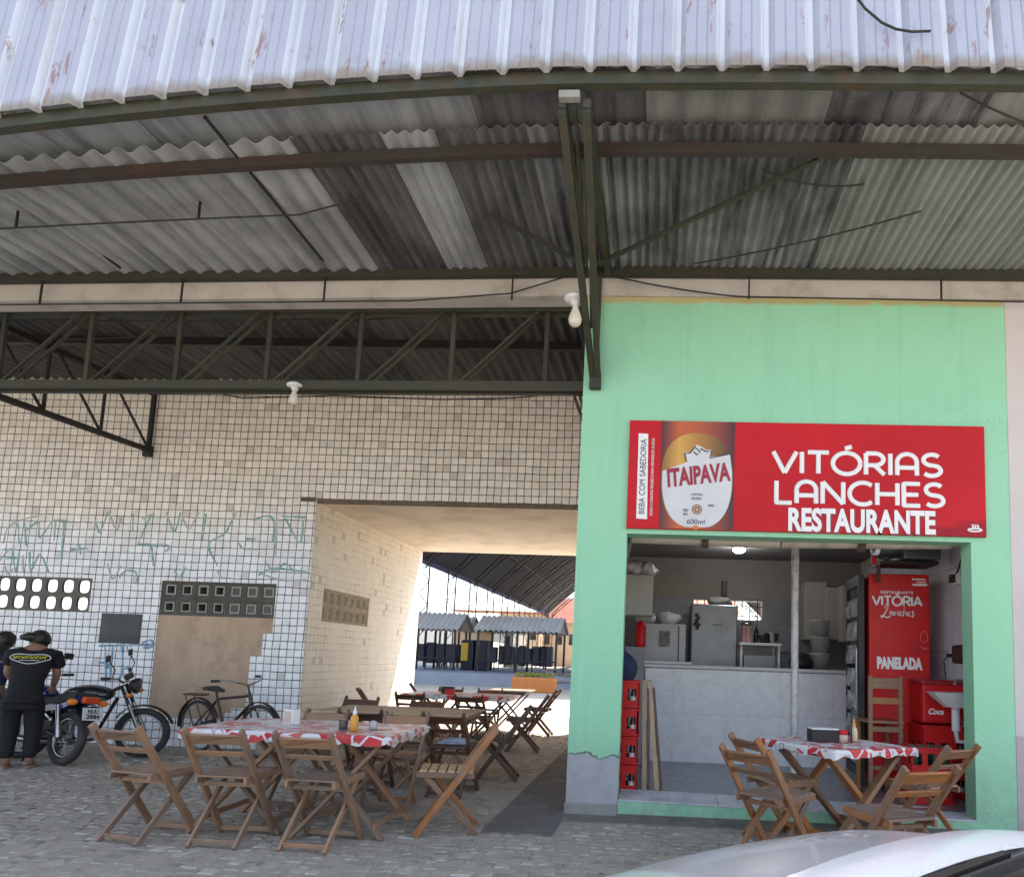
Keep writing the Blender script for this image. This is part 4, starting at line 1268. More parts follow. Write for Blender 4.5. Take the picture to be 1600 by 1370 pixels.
def cloth_mat(name, sc, seed, fade):
    m, nt, bs = nodes(name)
    tc = nt.nodes.new('ShaderNodeTexCoord')
    mp = nt.nodes.new('ShaderNodeMapping'); mp.inputs['Location'].default_value = (seed, seed * .7, 0); mp.inputs['Rotation'].default_value = (0, 0, .5)
    nt.links.new(tc.outputs['Object'], mp.inputs[0])
    vo = nt.nodes.new('ShaderNodeTexVoronoi'); vo.inputs['Scale'].default_value = sc; vo.distance = 'CHEBYCHEV'
    nt.links.new(mp.outputs[0], vo.inputs['Vector'])
    sp = nt.nodes.new('ShaderNodeSeparateColor'); nt.links.new(vo.outputs['Color'], sp.inputs[0])
    isr = math_(nt, 'GREATER_THAN', sp.outputs[0], .43)
    ed = nt.nodes.new('ShaderNodeTexVoronoi'); ed.feature = 'DISTANCE_TO_EDGE'; ed.inputs['Scale'].default_value = sc
    nt.links.new(mp.outputs[0], ed.inputs['Vector'])
    line = math_(nt, 'LESS_THAN', ed.outputs['Distance'], .07)
    col = mixc(nt, isr, (.66, .65, .66), (.52, .03, .04))
    col = mixc(nt, line, col, (.66, .65, .66))
    mark = math_(nt, 'MULTIPLY', math_(nt, 'LESS_THAN', math_(nt, 'ABSOLUTE', math_(nt, 'SUBTRACT', vo.outputs['Distance'], .22)), .035), math_(nt, 'SUBTRACT', 1.0, isr))
    col = mixc(nt, math_(nt, 'MULTIPLY', mark, .7), col, (.16, .13, .20))
    fd = ramp(nt, noise(nt, tc.outputs['Object'], 3.2, 5, .6), [(.42, (0, 0, 0)), (.66, (1, 1, 1))])
    col = mixc(nt, math_(nt, 'MULTIPLY', fd, fade), col, (.40, .30, .24))
    nt.links.new(col, bs.inputs['Base Color']); bs.inputs['Roughness'].default_value = .38
    bump(nt, bs, noise(nt, tc.outputs['Object'], 9, 4), .25, .01)
    return m


def make_cloth(label, hx, hy, loc, rz, m, seed, grp='red and white tablecloths', hem=.06):
    q = random.Random(seed); ph = [q.random() * 6 for _ in range(4)]
    b = MB(); n = 28

    def edge(s):  # s 0..4 round the table
        k = int(s) % 4; f = s - int(s)
        cs = [(-hx, -hy), (hx, -hy), (hx, hy), (-hx, hy)]
        a, c = cs[k], cs[(k + 1) % 4]
        return a[0] + (c[0] - a[0]) * f, a[1] + (c[1] - a[1]) * f
    K = 96
    ringt = []; ringb = []; ringc = []
    for i in range(K):
        s = 4 * i / K; x, y = edge(s)
        wv = math.sin(s * 19 + ph[0]) * .5 + math.sin(s * 31 + ph[1]) * .5
        ringt.append(Vector((x, y, .004 + .002 * wv)))
        o = 1 + .012 / hx
        ringc.append(Vector((x * o, y * o, -.012 + .002 * wv)))
        ringb.append(Vector((x * (o - .004 + .006 * wv), y * (o - .004 + .006 * wv), -hem - .014 * wv)))
    b.grid(lambda s, t: (-hx + 2 * hx * s, -hy + 2 * hy * t, .004 + .002 * math.sin(9 * s + ph[2]) * math.sin(7 * t + ph[3])), 8, 8)
    for r0, r1 in ((ringt, ringc), (ringc, ringb)):
        b.add(r0 + r1, [(i, (i + 1) % K, (i + 1) % K + K, i + K) for i in range(K)], 0, True)
    inner = [p * .97 + Vector((0, 0, .004)) for p in ringb]
    b.add(ringb + inner, [(i, (i + 1) % K, (i + 1) % K + K, i + K) for i in range(K)], 0, True)
    o = b.build('tablecloth', m, None, loc); o.rotation_euler = (0, 0, rz)
    return tag(o, label, 'tablecloth', grp)


GC = 'folding wooden chairs around the tables'
GT = 'folding wooden tables'
cw = make_chair(M_wood_g, M_wood_g, 1); cl_ = make_chair(M_wood_o, M_wood_t, 2); cd = make_chair(M_wood_d, M_wood_d, 3); co = make_chair(M_wood_o, M_wood_g, 4)
usedc = set()


def chair(src, x, y, deg, label, z=0.0):
    o = place(src, id(src) in usedc, (x, y, z), R(deg), label, GC); usedc.add(id(src)); return o


TZ = .70
# table row nearest the street: two tables side by side
tA = make_table(M_wood_g, M_wood_t, .355, .43, TZ)
place(tA, False, (-2.57, -.78, 0), R(2), 'wooden folding table under the left half of the long red and white cloth', GT)
place(tA, True, (-1.85, -.80, 0), R(2), 'wooden folding table under the right half of the long red and white cloth', GT)
make_cloth('red and white cloth with the white napkin holder on the nearest table', .362, .44, (-2.57, -.78, TZ), R(2), cloth_mat('faded_patchwork_cloth', 9.5, 3.3, .55), 1)
make_cloth('red and white cloth with the yellow sauce bottle on the nearest table', .362, .44, (-1.85, -.80, TZ), R(2), cloth_mat('patchwork_cloth_two', 9.5, 9.1, .6), 2)
chair(cw, -3.04, -1.27, -12, 'brown folding chair at the left end standing clear of the nearest table')
chair(cw, -2.48, -1.26, 1, 'brown folding chair second from the left, its back to the street')
chair(cw, -1.88, -1.26, -3, 'brown folding chair third from the left, its back to the street')
chair(cl_, -1.20, -.74, 103, 'orange-brown folding chair with pale slats, side-on at the right end of the nearest table')
chair(cw, -2.60, -.10, 176, 'folding chair behind the cloth facing the street, left of two')
chair(cw, -1.86, -.08, 183, 'folding chair behind the cloth facing the street, right of two')
# bare tables behind
place(tA, True, (-2.55, 1.05, 0), R(3), 'bare pale wooden table left of the two behind the cloth-covered pair', GT)
place(tA, True, (-1.83, 1.09, 0), R(3), 'bare pale wooden table right of the two behind the cloth-covered pair', GT)
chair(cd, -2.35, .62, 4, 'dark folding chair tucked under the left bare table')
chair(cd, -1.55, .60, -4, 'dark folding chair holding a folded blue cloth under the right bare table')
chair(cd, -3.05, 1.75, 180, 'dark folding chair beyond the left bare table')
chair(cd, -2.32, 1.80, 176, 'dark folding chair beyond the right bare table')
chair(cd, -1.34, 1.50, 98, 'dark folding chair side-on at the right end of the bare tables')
# cloth tables in the passage
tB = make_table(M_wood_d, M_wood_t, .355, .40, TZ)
place(tB, False, (-2.85, 4.2, 0), R(-2), 'dark-legged table under the left cloth inside the passage', GT)
place(tB, True, (-2.1, 4.15, 0), R(3), 'dark-legged table under the right cloth inside the passage', GT)
make_cloth('washed-out red and white cloth with a black napkin box inside the passage', .365, .41, (-2.85, 4.2, TZ), R(-2), cloth_mat('pale_patchwork_cloth', 6.5, 5.7, .15), 4)
make_cloth('washed-out red and white cloth right of the black napkin box inside the passage', .365, .41, (-2.1, 4.15, TZ), R(3), MATS.get('x') or cloth_mat('pale_patchwork_cloth_two', 6.5, 14.2, .15), 5)
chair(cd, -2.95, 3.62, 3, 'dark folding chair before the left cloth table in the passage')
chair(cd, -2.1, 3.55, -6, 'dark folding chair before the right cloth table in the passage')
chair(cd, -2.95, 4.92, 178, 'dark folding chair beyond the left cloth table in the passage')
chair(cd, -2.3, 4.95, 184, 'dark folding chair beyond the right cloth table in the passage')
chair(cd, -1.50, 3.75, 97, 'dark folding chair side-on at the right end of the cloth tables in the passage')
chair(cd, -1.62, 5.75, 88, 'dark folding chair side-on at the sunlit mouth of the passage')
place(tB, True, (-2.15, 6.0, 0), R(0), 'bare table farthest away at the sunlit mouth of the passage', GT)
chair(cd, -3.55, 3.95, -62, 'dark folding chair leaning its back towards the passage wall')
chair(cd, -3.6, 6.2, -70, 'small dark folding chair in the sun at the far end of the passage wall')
tag(MB().box((0, 0, .01), (.26, .24, .02)).box((.02, 0, .03), (.22, .2, .02)).build('folded_cloth', mat('faded_blue_cloth', (.24, .33, .50), (.55, .56, .58), .9, 14), None, (-1.56, .66, .447), bevel=.008), 'folded blue and white cloth lying on a dark chair seat', 'cloth')

# table and chairs in front of the shop
tR = make_table(M_wood_o, M_wood_t, .39, .39, TZ, lw=.038, lh=.07)
RT = (1.66, -.44, 0)
place(tR, False, RT, R(30), 'orange-brown folding table set askew in front of the shop opening', GT)
make_cloth('bright red and white cloth on the table in front of the shop', .40, .40, (RT[0], RT[1], TZ), R(30), cloth_mat('bright_patchwork_cloth', 10.5, 21.4, .05), 7, hem=.05)
chair(co, 1.09, -1.17, -45, 'orange-brown folding chair on the near left of the shop table, turned to the right')
chair(co, 1.24, -.52, -66, 'orange-brown folding chair behind the near left one by the shop table')
chair(co, 2.30, -.46, 36, 'orange-brown folding chair at the right of the shop table before the mint jamb')
chair(co, 1.68, -1.64, 24, 'orange-brown folding chair before the shop table, its back to the white car')


# ------------------------------------------------------------------ small things on the tables
def lathe_thing(name, label, cat, loc, prof, m, n=14, grp=None):
    return tag(MB().lathe(prof, n=n).build(name, m, None, loc), label, cat, grp)


nh = thing('napkin_holder', 'white napkin holder standing on the nearest red and white cloth', 'napkin holder', (-2.42, -.72, TZ + .006), R(-25))
MB().box((0, 0, .055), (.105, .07, .11)).build('body', M_plastic_w, nh, bevel=.006)
MB().box((0, -.037, .055), (.075, .006, .085)).build('napkins', mat('beige_paper', (.55, .44, .36), (.5, .4, .33), .9), nh)
M_sauce = mat('yellow_sauce', (.62, .30, .03), (.55, .25, .03), .35, 8)


def squeeze(label, loc, s=1.0, m=M_sauce, cap=None):
    t = thing('sauce_bottle', label, 'bottle', loc)
    MB().lathe([(0, 0), (.026 * s, 0), (.028 * s, .01 * s), (.028 * s, .085 * s), (.022 * s, .105 * s), (.012 * s, .115 * s), (0, .115 * s)], n=16).build('body', m, t)
    MB().lathe([(.014 * s, .113 * s), (.014 * s, .13 * s), (.005 * s, .155 * s), (.004 * s, .172 * s), (0, .172 * s)], n=12).build('cap', cap or M_plastic_w, t)
    return t


squeeze('yellow sauce bottle with white nozzle on the nearest red and white cloth', (-1.83, -.98, TZ + .006))
lathe_thing('salt_pot', 'small clear salt pot beside the yellow sauce bottle', 'pot', (-1.74, -.86, TZ + .006), [(0, 0), (.028, 0), (.030, .02), (.024, .055), (.022, .06), (0, .066)], mat('greyish_glass', (.45, .45, .43), (.35, .35, .34), .15, 8))
tag(MB().box((0, 0, .035), (.05, .05, .07)).build('sachet_pot', M_glassd, None, (-1.92, -.95, TZ + .006), bevel=.006), 'small dark sachet pot left of the yellow sauce bottle', 'pot')
nb = thing('napkin_box', 'black napkin box full of white napkins on the cloth before the shop', 'napkin box', (1.58, -.40, TZ + .006), R(6))
MB().box((0, 0, .045), (.22, .12, .09)).build('body', M_black, nb, bevel=.004)
MB().box((0, 0, .094), (.205, .105, .012)).build('napkins', M_white, nb, bevel=.003)
j = thing('sauce_jar', 'small jar with a red lid beside the black napkin box', 'jar', (1.72, -.44, TZ + .006))
MB().lathe([(0, 0), (.033, 0), (.033, .06), (0, .062)], n=14).build('body', mat('pale_sauce', (.55, .45, .36), (.5, .4, .3), .3), j)
MB().lathe([(0, .06), (.036, .06), (.034, .09), (0, .094)], n=14).build('lid', M_red, j)
squeeze('cream coloured sauce bottle on the cloth before the shop', (1.82, -.36, TZ + .006), 1.0, mat('cream_plastic', (.62, .53, .40), (.5, .38, .22), .4), M_sauce)
cu2 = MB(); cu2.tube([(0, 0, 0), (0, 0, .24), (.004, 0, .262), (.018, 0, .262), (.02, 0, .24)], .006, 6)
tag(cu2.build('wire_hook', M_black, None, (1.77, -.48, TZ + .006)), 'thin black wire hook standing among the sauces before the shop', 'hook')
tag(MB().box((0, 0, .05), (.17, .10, .10)).build('napkin_box', M_black, None, (-2.66, 4.1, TZ + .006), bevel=.005), 'black napkin box on the cloth inside the passage', 'napkin box')
tag(MB().box((0, 0, .035), (.12, .05, .07)).build('napkin_packet', M_red, None, (-2.60, 3.98, TZ + .006), bevel=.006), 'small red packet in front of the black napkin box in the passage', 'packet')


# ------------------------------------------------------------------ skinned figures
def skin(name, pts, edges, m, parent, root=0, sub=2):
    me = bpy.data.meshes.new(name)
    me.from_pydata([Vector(p[:3]) for p in pts], edges, [])
    o = bpy.data.objects.new(name, me); COL.objects.link(o)
    md = o.modifiers.new('Skin', 'SKIN'); md.use_smooth_shade = True
    sv = me.skin_vertices[0].data
    for k, p in enumerate(pts):
        sv[k].radius = (p[3], p[4] if len(p) > 4 else p[3]); sv[k].use_root = (k == root)
    o.modifiers.new('Sub', 'SUBSURF').render_levels = sub
    o.modifiers['Sub'].levels = sub
    dg = bpy.context.evaluated_depsgraph_get()
    me2 = bpy.data.meshes.new_from_object(o.evaluated_get(dg))
    me2.name = name; me2.materials.clear(); me2.materials.append(m)
    for f in me2.polygons: f.use_smooth = True
    bpy.data.objects.remove(o)
    o2 = bpy.data.objects.new(name, me2); COL.objects.link(o2)
    o2.parent = parent
    return o2


M_skin = mat('brown_skin', (.30, .165, .105), (.26, .14, .09), .5, 12, 0, .1, 60)
M_shirt = mat('black_cotton', (.004, .004, .005), (.007, .007, .008), .9, 14, 0, .4, 20)
M_trous = mat('black_trousers', (.005, .005, .006), (.008, .008, .009), .85, 10, 0, .5, 14)
M_hair = mat('black_hair', (.010, .009, .008), (.02, .017, .015), .5, 30, 0, .6, 40)
M_navyc = mat('navy_blue_cloth', (.02, .03, .075), (.013, .02, .05), .9, 10, 0, .4, 18)
M_jean = mat('blue_denim', (.10, .16, .30), (.075, .12, .24), .9, 16, 0, .4, 30)
M_sandal = mat('tan_sandal', (.36, .24, .17), (.28, .18, .12), .7, 14)


def hand(b, w, d, side, s=1.0, axis=None):
    """palm and five unequal curled fingers from wrist w along d; side: thumb direction."""
    d = Vector(d).normalized(); sd = Vector(side).normalized(); nn = d.cross(sd).normalized(); w = Vector(w)
    b.tube([w, w + d * .03 * s, w + d * .065 * s, w + d * .085 * s], [.022 * s, .030 * s, .032 * s, .026 * s], 10, flat=None)
    for k, L in enumerate((.060, .068, .064, .05)):
        o = w + d * .078 * s + sd * (.024 - .016 * k) * s
        b.tube([o, o + d * L * .45 * s + nn * .004, o + d * L * .8 * s + nn * .016 * s, o + d * L * s + nn * .030 * s], [.0085 * s, .008 * s, .0072 * s, .005 * s], 7)
    o = w + d * .03 * s + sd * .024 * s
    b.tube([o, o + d * .025 * s + sd * .022 * s, o + d * .05 * s + sd * .028 * s + nn * .012 * s], [.011 * s, .010 * s, .006 * s], 7)


def person_bending(loc, rz):
    t = thing('person', 'person in black seen from behind, bending over the blue motorcycle, yellow shirt print', 'person', loc, rz)
    H = {'pel': (0, 0, .72), 'wai': (.0, .05, .86), 'che': (0, .14, 1.05), 'nek': (0, .22, 1.17), 'hd0': (.02, .27, 1.24)}
    body = [(0, 0, .72, .13, .10), (0, .04, .85, .125, .09), (0, .12, 1.02, .15, .095), (0, .18, 1.12, .09, .07), (0, .22, 1.18, .05, .05), (.01, .27, 1.215, .072, .085), (.01, .29, 1.275, .06, .07),
            (-.075, .0, .66, .088, .088), (-.085, .03, .38, .058, .058), (-.08, -.02, .08, .038, .038), (-.085, .02, .035, .034, .028), (-.09, .10, .02, .032, .018),
            (.075, .0, .66, .088, .088), (.095, .03, .38, .058, .058), (.10, -.02, .08, .038, .038), (.105, .02, .035, .034, .028), (.12, .10, .02, .032, .018),
            (-.17, .16, 1.09, .05, .05), (-.21, .22, .90, .040, .040), (-.17, .36, .80, .030, .030),
            (.17, .16, 1.09, .05, .05), (.20, .20, .90, .040, .040), (.16, .30, .77, .030, .030)]
    ed = [(0, 1), (1, 2), (2, 3), (3, 4), (4, 5), (5, 6), (0, 7), (7, 8), (8, 9), (9, 10), (10, 11), (0, 12), (12, 13), (13, 14), (14, 15), (15, 16), (3, 17), (17, 18), (18, 19), (3, 20), (20, 21), (21, 22)]
    skin('body', body, ed, M_skin, t)
    b = MB(); hand(b, (.16, .30, .775), (-.1, .5, -.7), (-1, .2, 0)); b.build('hand', M_skin, t)
    b = MB(); hand(b, (-.17, .36, .805), (.1, .6, -.6), (1, .2, 0)); b.build('hand', M_skin, t)
    sh_ = [(0, -.01, .70, .158, .125), (0, .03, .84, .150, .118), (0, .11, 1.00, .190, .128), (0, .18, 1.11, .140, .095), (0, .215, 1.165, .075, .07),
           (-.185, .165, 1.085, .074, .070), (-.215, .21, .96, .070, .066), (.185, .165, 1.085, .074, .070), (.215, .20, .95, .070, .066), (0, -.015, .62, .150, .122)]
    s_ = skin('shirt', sh_, [(0, 1), (1, 2), (2, 3), (3, 4), (3, 5), (5, 6), (3, 7), (7, 8), (0, 9)], M_shirt, t)
    tr = [(0, -.01, .70, .145, .115), (-.085, -.005, .60, .105, .11), (-.09, .02, .38, .078, .080), (-.082, -.02, .075, .058, .062), (.085, -.005, .60, .105, .11), (.098, .02, .38, .078, .080), (.102, -.02, .075, .058, .062), (0, .0, .80, .13, .1)]
    skin('trousers', tr, [(0, 1), (1, 2), (2, 3), (0, 4), (4, 5), (5, 6), (0, 7)], M_trous, t)
    b = MB(); b.blob((.01, .275, 1.25), (.090, .102, .094), 16, 0, .05, 3); b.blob((-.06, .22, 1.265), (.085, .06, .045), 12, 0, .12, 5)
    b.build('hair', M_hair, t)
    b = MB()
    for s in (-1, 1): b.blob((.01 + s * .080, .282, 1.225), (.012, .02, .03), 8)
    b.build('ear', M_skin, t)
    b = MB()
    for x in (-.088, .112):
        b.prism([(x + .045 * math.cos(a * PI / 8) * (1 + .15 * math.sin(a * PI / 8)), .045 + .125 * math.sin(a * PI / 8)) for a in range(16)], lambda p, q, k: (p, q, .014 * (1 - k)))
        b.tube([(x - .042, .06, .012), (x - .01, .10, .045), (x, .13, .016)], .006, 6); b.tube([(x + .042, .06, .012), (x + .01, .10, .045), (x, .13, .016)], .006, 6)
    b.build('sandal', M_sandal, t)
    # printed badge on the shoulders: white outline round yellow strokes
    n_ = Vector((0, -.80, .60)); cc = Vector((0, .11, 1.00)) + Vector((0, -.80, .60)) * .001
    up = Vector((0, .60, .80))

    def P_(a, c): # a point just outside the shirt, found on the mesh
        o = Vector((a, -.35, 1.035 + c)); h = s_.ray_cast(o, Vector((0, 1, 0)))
        return (h[1] + Vector((0, -.004, .002))) if h[0] else Vector((a, .02, 1.035 + c))
    b = MB()
    b.tube([P_(.165 * math.cos(k * PI / 12), .02 + .044 * math.sin(k * PI / 12) * (1 + .25 * math.sin(3 * k * PI / 12))) for k in range(24)], .0042, 6, closed=True)
    b.tube([P_(-.08 + .016 * k, -.004 + .003 * (k % 2)) for k in range(11)], .003, 6)
    M_yel = mat('yellow_print', (.62, .56, .06), (.55, .5, .06), .7)
    for k in range(12):
        x = -.135 + k * .023
        b.tube([P_(x, .014), P_(x + .006, .044), P_(x + .016, .014 + .010 * (k % 3))], .0055, 6, 1)
    b.build('print', [M_white, M_yel], s_)
    return t


person_bending((-6.03, .93, 0), R(30)).scale = (1.0, 1.0, 1.02)
p2 = thing('person', 'person in navy blue with dark hair, cut off by the left edge of the photo', 'person', (-6.74, 1.25, 0), R(10))
b2 = [(0, 0, .74, .13, .10), (0, .03, .87, .12, .09), (0, .09, 1.02, .14, .09), (0, .13, 1.11, .08, .06), (0, .15, 1.16, .045, .045), (0, .17, 1.22, .072, .085), (0, .18, 1.28, .06, .065),
      (-.08, 0, .68, .085, .085), (-.09, .03, .40, .058, .058), (-.09, -.01, .08, .038, .038), (-.09, .10, .02, .032, .018),
      (.08, 0, .68, .085, .085), (.09, .03, .40, .058, .058), (.09, -.01, .08, .038, .038), (.09, .10, .02, .032, .018),
      (-.17, .10, 1.08, .048, .048), (-.20, .16, .90, .04, .04), (-.15, .30, .82, .03, .03), (.17, .10, 1.08, .048, .048), (.20, .15, .90, .04, .04), (.14, .28, .80, .03, .03)]
e2 = [(0, 1), (1, 2), (2, 3), (3, 4), (4, 5), (5, 6), (0, 7), (7, 8), (8, 9), (9, 10), (0, 11), (11, 12), (12, 13), (13, 14), (3, 15), (15, 16), (16, 17), (3, 18), (18, 19), (19, 20)]
skin('body', b2, e2, M_skin, p2)
for w, d, sd_ in (((-.15, .30, .82), (.1, .6, -.5), (1, 0, 0)), ((.14, .28, .80), (-.1, .6, -.5), (-1, 0, 0))):
    b = MB(); hand(b, w, d, sd_); b.build('hand', M_skin, p2)
skin('shirt', [(0, -.0, .64, .150, .12), (0, .03, .86, .148, .115), (0, .085, 1.0, .17, .115), (0, .125, 1.10, .12, .08), (0, .14, 1.14, .058, .058), (-.165, .10, 1.07, .066, .062), (-.195, .145, .94, .062, .06), (.165, .10, 1.07, .066, .062), (.195, .14, .94, .062, .06)],
     [(0, 1), (1, 2), (2, 3), (3, 4), (3, 5), (5, 6), (3, 7), (7, 8)], M_navyc, p2)
skin('jeans', [(0, 0, .72, .14, .11), (-.085, 0, .60, .10, .105), (-.092, .025, .38, .078, .08), (-.09, -.01, .10, .06, .06), (.085, 0, .60, .10, .105), (.092, .025, .38, .078, .08), (.09, -.01, .10, .06, .06)],
     [(0, 1), (1, 2), (2, 3), (0, 4), (4, 5), (5, 6)], M_jean, p2)
b = MB(); b.blob((0, .165, 1.25), (.092, .105, .10), 16, 0, .05, 4); b.blob((0, .12, 1.15), (.075, .06, .11), 12, 0, .08, 6); b.build('hair', M_hair, p2)
b = MB()
for x in (-.09, .09): b.prism([(x + .045 * math.cos(a * PI / 8), .06 + .12 * math.sin(a * PI / 8)) for a in range(16)], lambda p, q, k: (p, q, .02 * (1 - k)))
b.build('sandal', M_sandal, p2)


# ------------------------------------------------------------------ two-wheelers (local x forward)
def wheel(par, x, r, tw, m_tyre, spokes=18, rim='steel', ro=None):
    w = bpy.data.objects.new('wheel', None); w.empty_display_size = .05; COL.objects.link(w); w.parent = par; w.location = (x, 0, r)
    MB().torus((0, 0, 0), r - tw, tw, n=44, k=10).build('tyre', m_tyre, w)
    MB().torus((0, 0, 0), r - 2 * tw, tw * .35, n=44, k=8, sq=1.6).build('rim', M_chrome if rim == 'steel' else M_alu, w)
    b = MB()
    if rim == 'alloy':
        for k in range(6):
            a = k * PI / 3; b.bar((0, 0, 0), ((r - 2 * tw) * math.cos(a), 0, (r - 2 * tw) * math.sin(a)), .03, .03)
    else:
        for k in range(spokes):
            a = 2 * PI * k / spokes; s = .018 * (1 if k % 2 else -1)
            b.tube([(.02 * math.cos(a + 1), s, .02 * math.sin(a + 1)), ((r - 2 * tw) * math.cos(a), 0, (r - 2 * tw) * math.sin(a))], .0018, 5)
    b.build('spokes', M_chrome, w)
    MB().cyl((0, -.035, 0), (0, .035, 0), .026 if rim == 'steel' else .055, 14).build('hub', M_alu, w)
    return w


def guard(name, par, x, r, R_, a0, a1, w, m):
    b = MB(); n = 22
    b.grid(lambda s, t: (x + (R_ + .012 * math.sin(PI * t)) * math.cos(R(a0 + (a1 - a0) * s)), -w / 2 + w * t, r + (R_ + .012 * math.sin(PI * t)) * math.sin(R(a0 + (a1 - a0) * s))), n, 6)
    return b.build(name, m, par)


def motorcycle(label, loc, rz, tank1, tank2, plate=False, lean=6):
    t = thing('motorcycle', label, 'motorcycle', loc, rz); t.rotation_euler = (R(lean), 0, rz)
    r, wb = .275, 1.12
    M_paint = mat(tank1[0], tank1[1], tank1[2], .22, 4, 0, rvar=.05, coat=.5)
    M_acc = mat(tank2[0], tank2[1], tank2[2], .3, 4, 0, rvar=.05)
    wheel(t, 0, r, .042, M_rubber); wheel(t, wb, r, .036, M_rubber, 24)
    for s in (-1, 1):
        MB().tube([(wb + .0, s * .075, r), (wb - .13, s * .075, .60)], .022, 10).build('fork', M_chrome, t)
    MB().tube([(wb - .13, -.075, .60), (wb - .21, -.075, .80), (wb - .21, .075, .80), (wb - .13, .075, .60)], .018, 8).build('fork_yoke', M_black, t)
    guard('front_mudguard', t, wb, r, .305, 20, 150, .10, M_black)
    guard('rear_mudguard', t, 0, r, .32, 35, 165, .13, M_black)
    b = MB(); b.blob((.60, 0, .70), (.235, .125, .10), 20, 0, .04, 2); b.build('fuel_tank', M_paint, t)
    b = MB()
    for s in (-1, 1):
        b.prism([(.44, .66), (.54, .735), (.66, .71), (.80, .66), (.66, .675), (.56, .685), (.50, .645)], lambda a, c, k: (a, s * (.127 + .007 * k), c))
    b.build('tank_stripe', M_acc, t)
    seat = [(-.16, .74), (.02, .735), (.22, .665), (.42, .675), (.46, .64), (.40, .60), (.15, .60), (-.15, .68)]
    b = MB(); b.prism(seat, lambda a, c, k: (a, -.105 + .21 * k, c)); b.build('seat', M_rubber, t, bevel=.022)
    b = MB(); b.prism([(-.20, .70), (.06, .64), (.34, .58), (.36, .52), (.1, .55), (-.18, .64)], lambda a, c, k: (a, -.09 + .18 * k, c)); b.build('tail_panel', M_paint, t, bevel=.02)
    b = MB()
    for p in ([(wb - .24, 0, .78), (.58, 0, .60), (.30, 0, .56), (.28, 0, .34), (.66, 0, .22), (wb - .26, 0, .66)], [(.30, 0, .56), (-.12, 0, .63)]):
        b.tube(p, .02, 8)
    for s in (-1, 1): b.tube([(.30, s * .05, .33), (0, s * .07, r)], .018, 8)
    b.build('frame', M_black, t)
    for s in (-1, 1): MB().tube([(-.0, s * .09, r), (.10, s * .10, .60)], .022, 10).build('shock_absorber', M_chrome, t)
    b = MB(); b.box((.50, 0, .34), (.26, .20, .17)); b.cyl((.44, -.13, .33), (.44, .13, .33), .085, 18); b.build('engine', M_alu, t, bevel=.012)
    b = MB()
    for k in range(6): b.box((.585 + .012 * k, 0, .43 + .022 * k), (.13, .14, .009), M=Matrix.Rotation(R(-28), 3, 'Y'))
    b.cyl((.57, 0, .40), (.66, 0, .56), .045, 14); b.build('cylinder_head', M_alu, t)
    MB().tube([(.66, -.06, .42), (.72, -.09, .28), (.60, -.12, .20), (.15, -.13, .22), (-.22, -.14, .30)], [.018, .018, .02, .032, .036], 10).build('exhaust', M_chrome, t)
    b = MB(); b.tube([(wb - .26, -.34, .92), (wb - .20, -.22, .90), (wb - .20, -.08, .84), (wb - .20, .08, .84), (wb - .20, .22, .90), (wb - .26, .34, .92)], .011, 8); b.build('handlebar', M_chrome, t)
    for s in (-1, 1):
        MB().tube([(wb - .255, s * .325, .917), (wb - .29, s * .42, .93)], .017, 8).build('grip', M_rubber, t)
        m_ = MB().tube([(wb - .24, s * .28, .91), (wb - .21, s * .30, 1.01), (wb - .26, s * .33, 1.10)], .006, 6).build('mirror_stalk', M_black, t)
        MB().box((wb - .27, s * .335, 1.13), (.02, .10, .07)).build('mirror', M_black, m_, bevel=.008)
        i_ = MB().tube([(wb - .12, s * .06, .72), (wb - .10, s * .17, .72)], .008, 6).build('indicator', M_black, t)
        MB().blob((wb - .10, s * .19, .72), (.03, .03, .025), 10).build('lens', mat('amber_lens', (.75, .22, .02), (.7, .18, .02), .2), i_)
    hl = MB().lathe([(0, -.06), (.05, -.055), (.085, 0), (.088, .03), (.08, .04)], (wb - .10, 0, .80), 20, 0, Matrix.Rotation(R(95), 3, 'Y')).build('headlight', M_black, t)
    MB().lathe([(.08, .036), (.05, .052), (0, .058)], (wb - .10, 0, .80), 20, 0, Matrix.Rotation(R(95), 3, 'Y')).build('lens', mat('headlamp_glass', (.08, .08, .085), (.06, .06, .06), .08), hl)
    MB().box((wb - .17, 0, .90), (.06, .14, .06), M=Matrix.Rotation(R(-30), 3, 'Y')).build('instruments', M_black, t, bevel=.012)
    MB().box((.38, .12, .14), (.05, .12, .02)).box((.38, -.12, .14), (.05, .12, .02)).build('footrest', M_rubber, t)
    MB().tube([(.30, .10, .22), (.26, .22, .02)], .011, 8).build('side_stand', M_black, t)
    tl = MB().box((-.235, 0, .665), (.06, .16, .07)).build('tail_light', mat('red_orange_lens', (.60, .07, .015), (.5, .05, .012), .2), t, bevel=.014)
    for s in (-1, 1): MB().blob((-.20, s * .15, .64), (.045, .05, .035), 12).build('indicator', mat('amber_lens', (.75, .22, .02)), t)
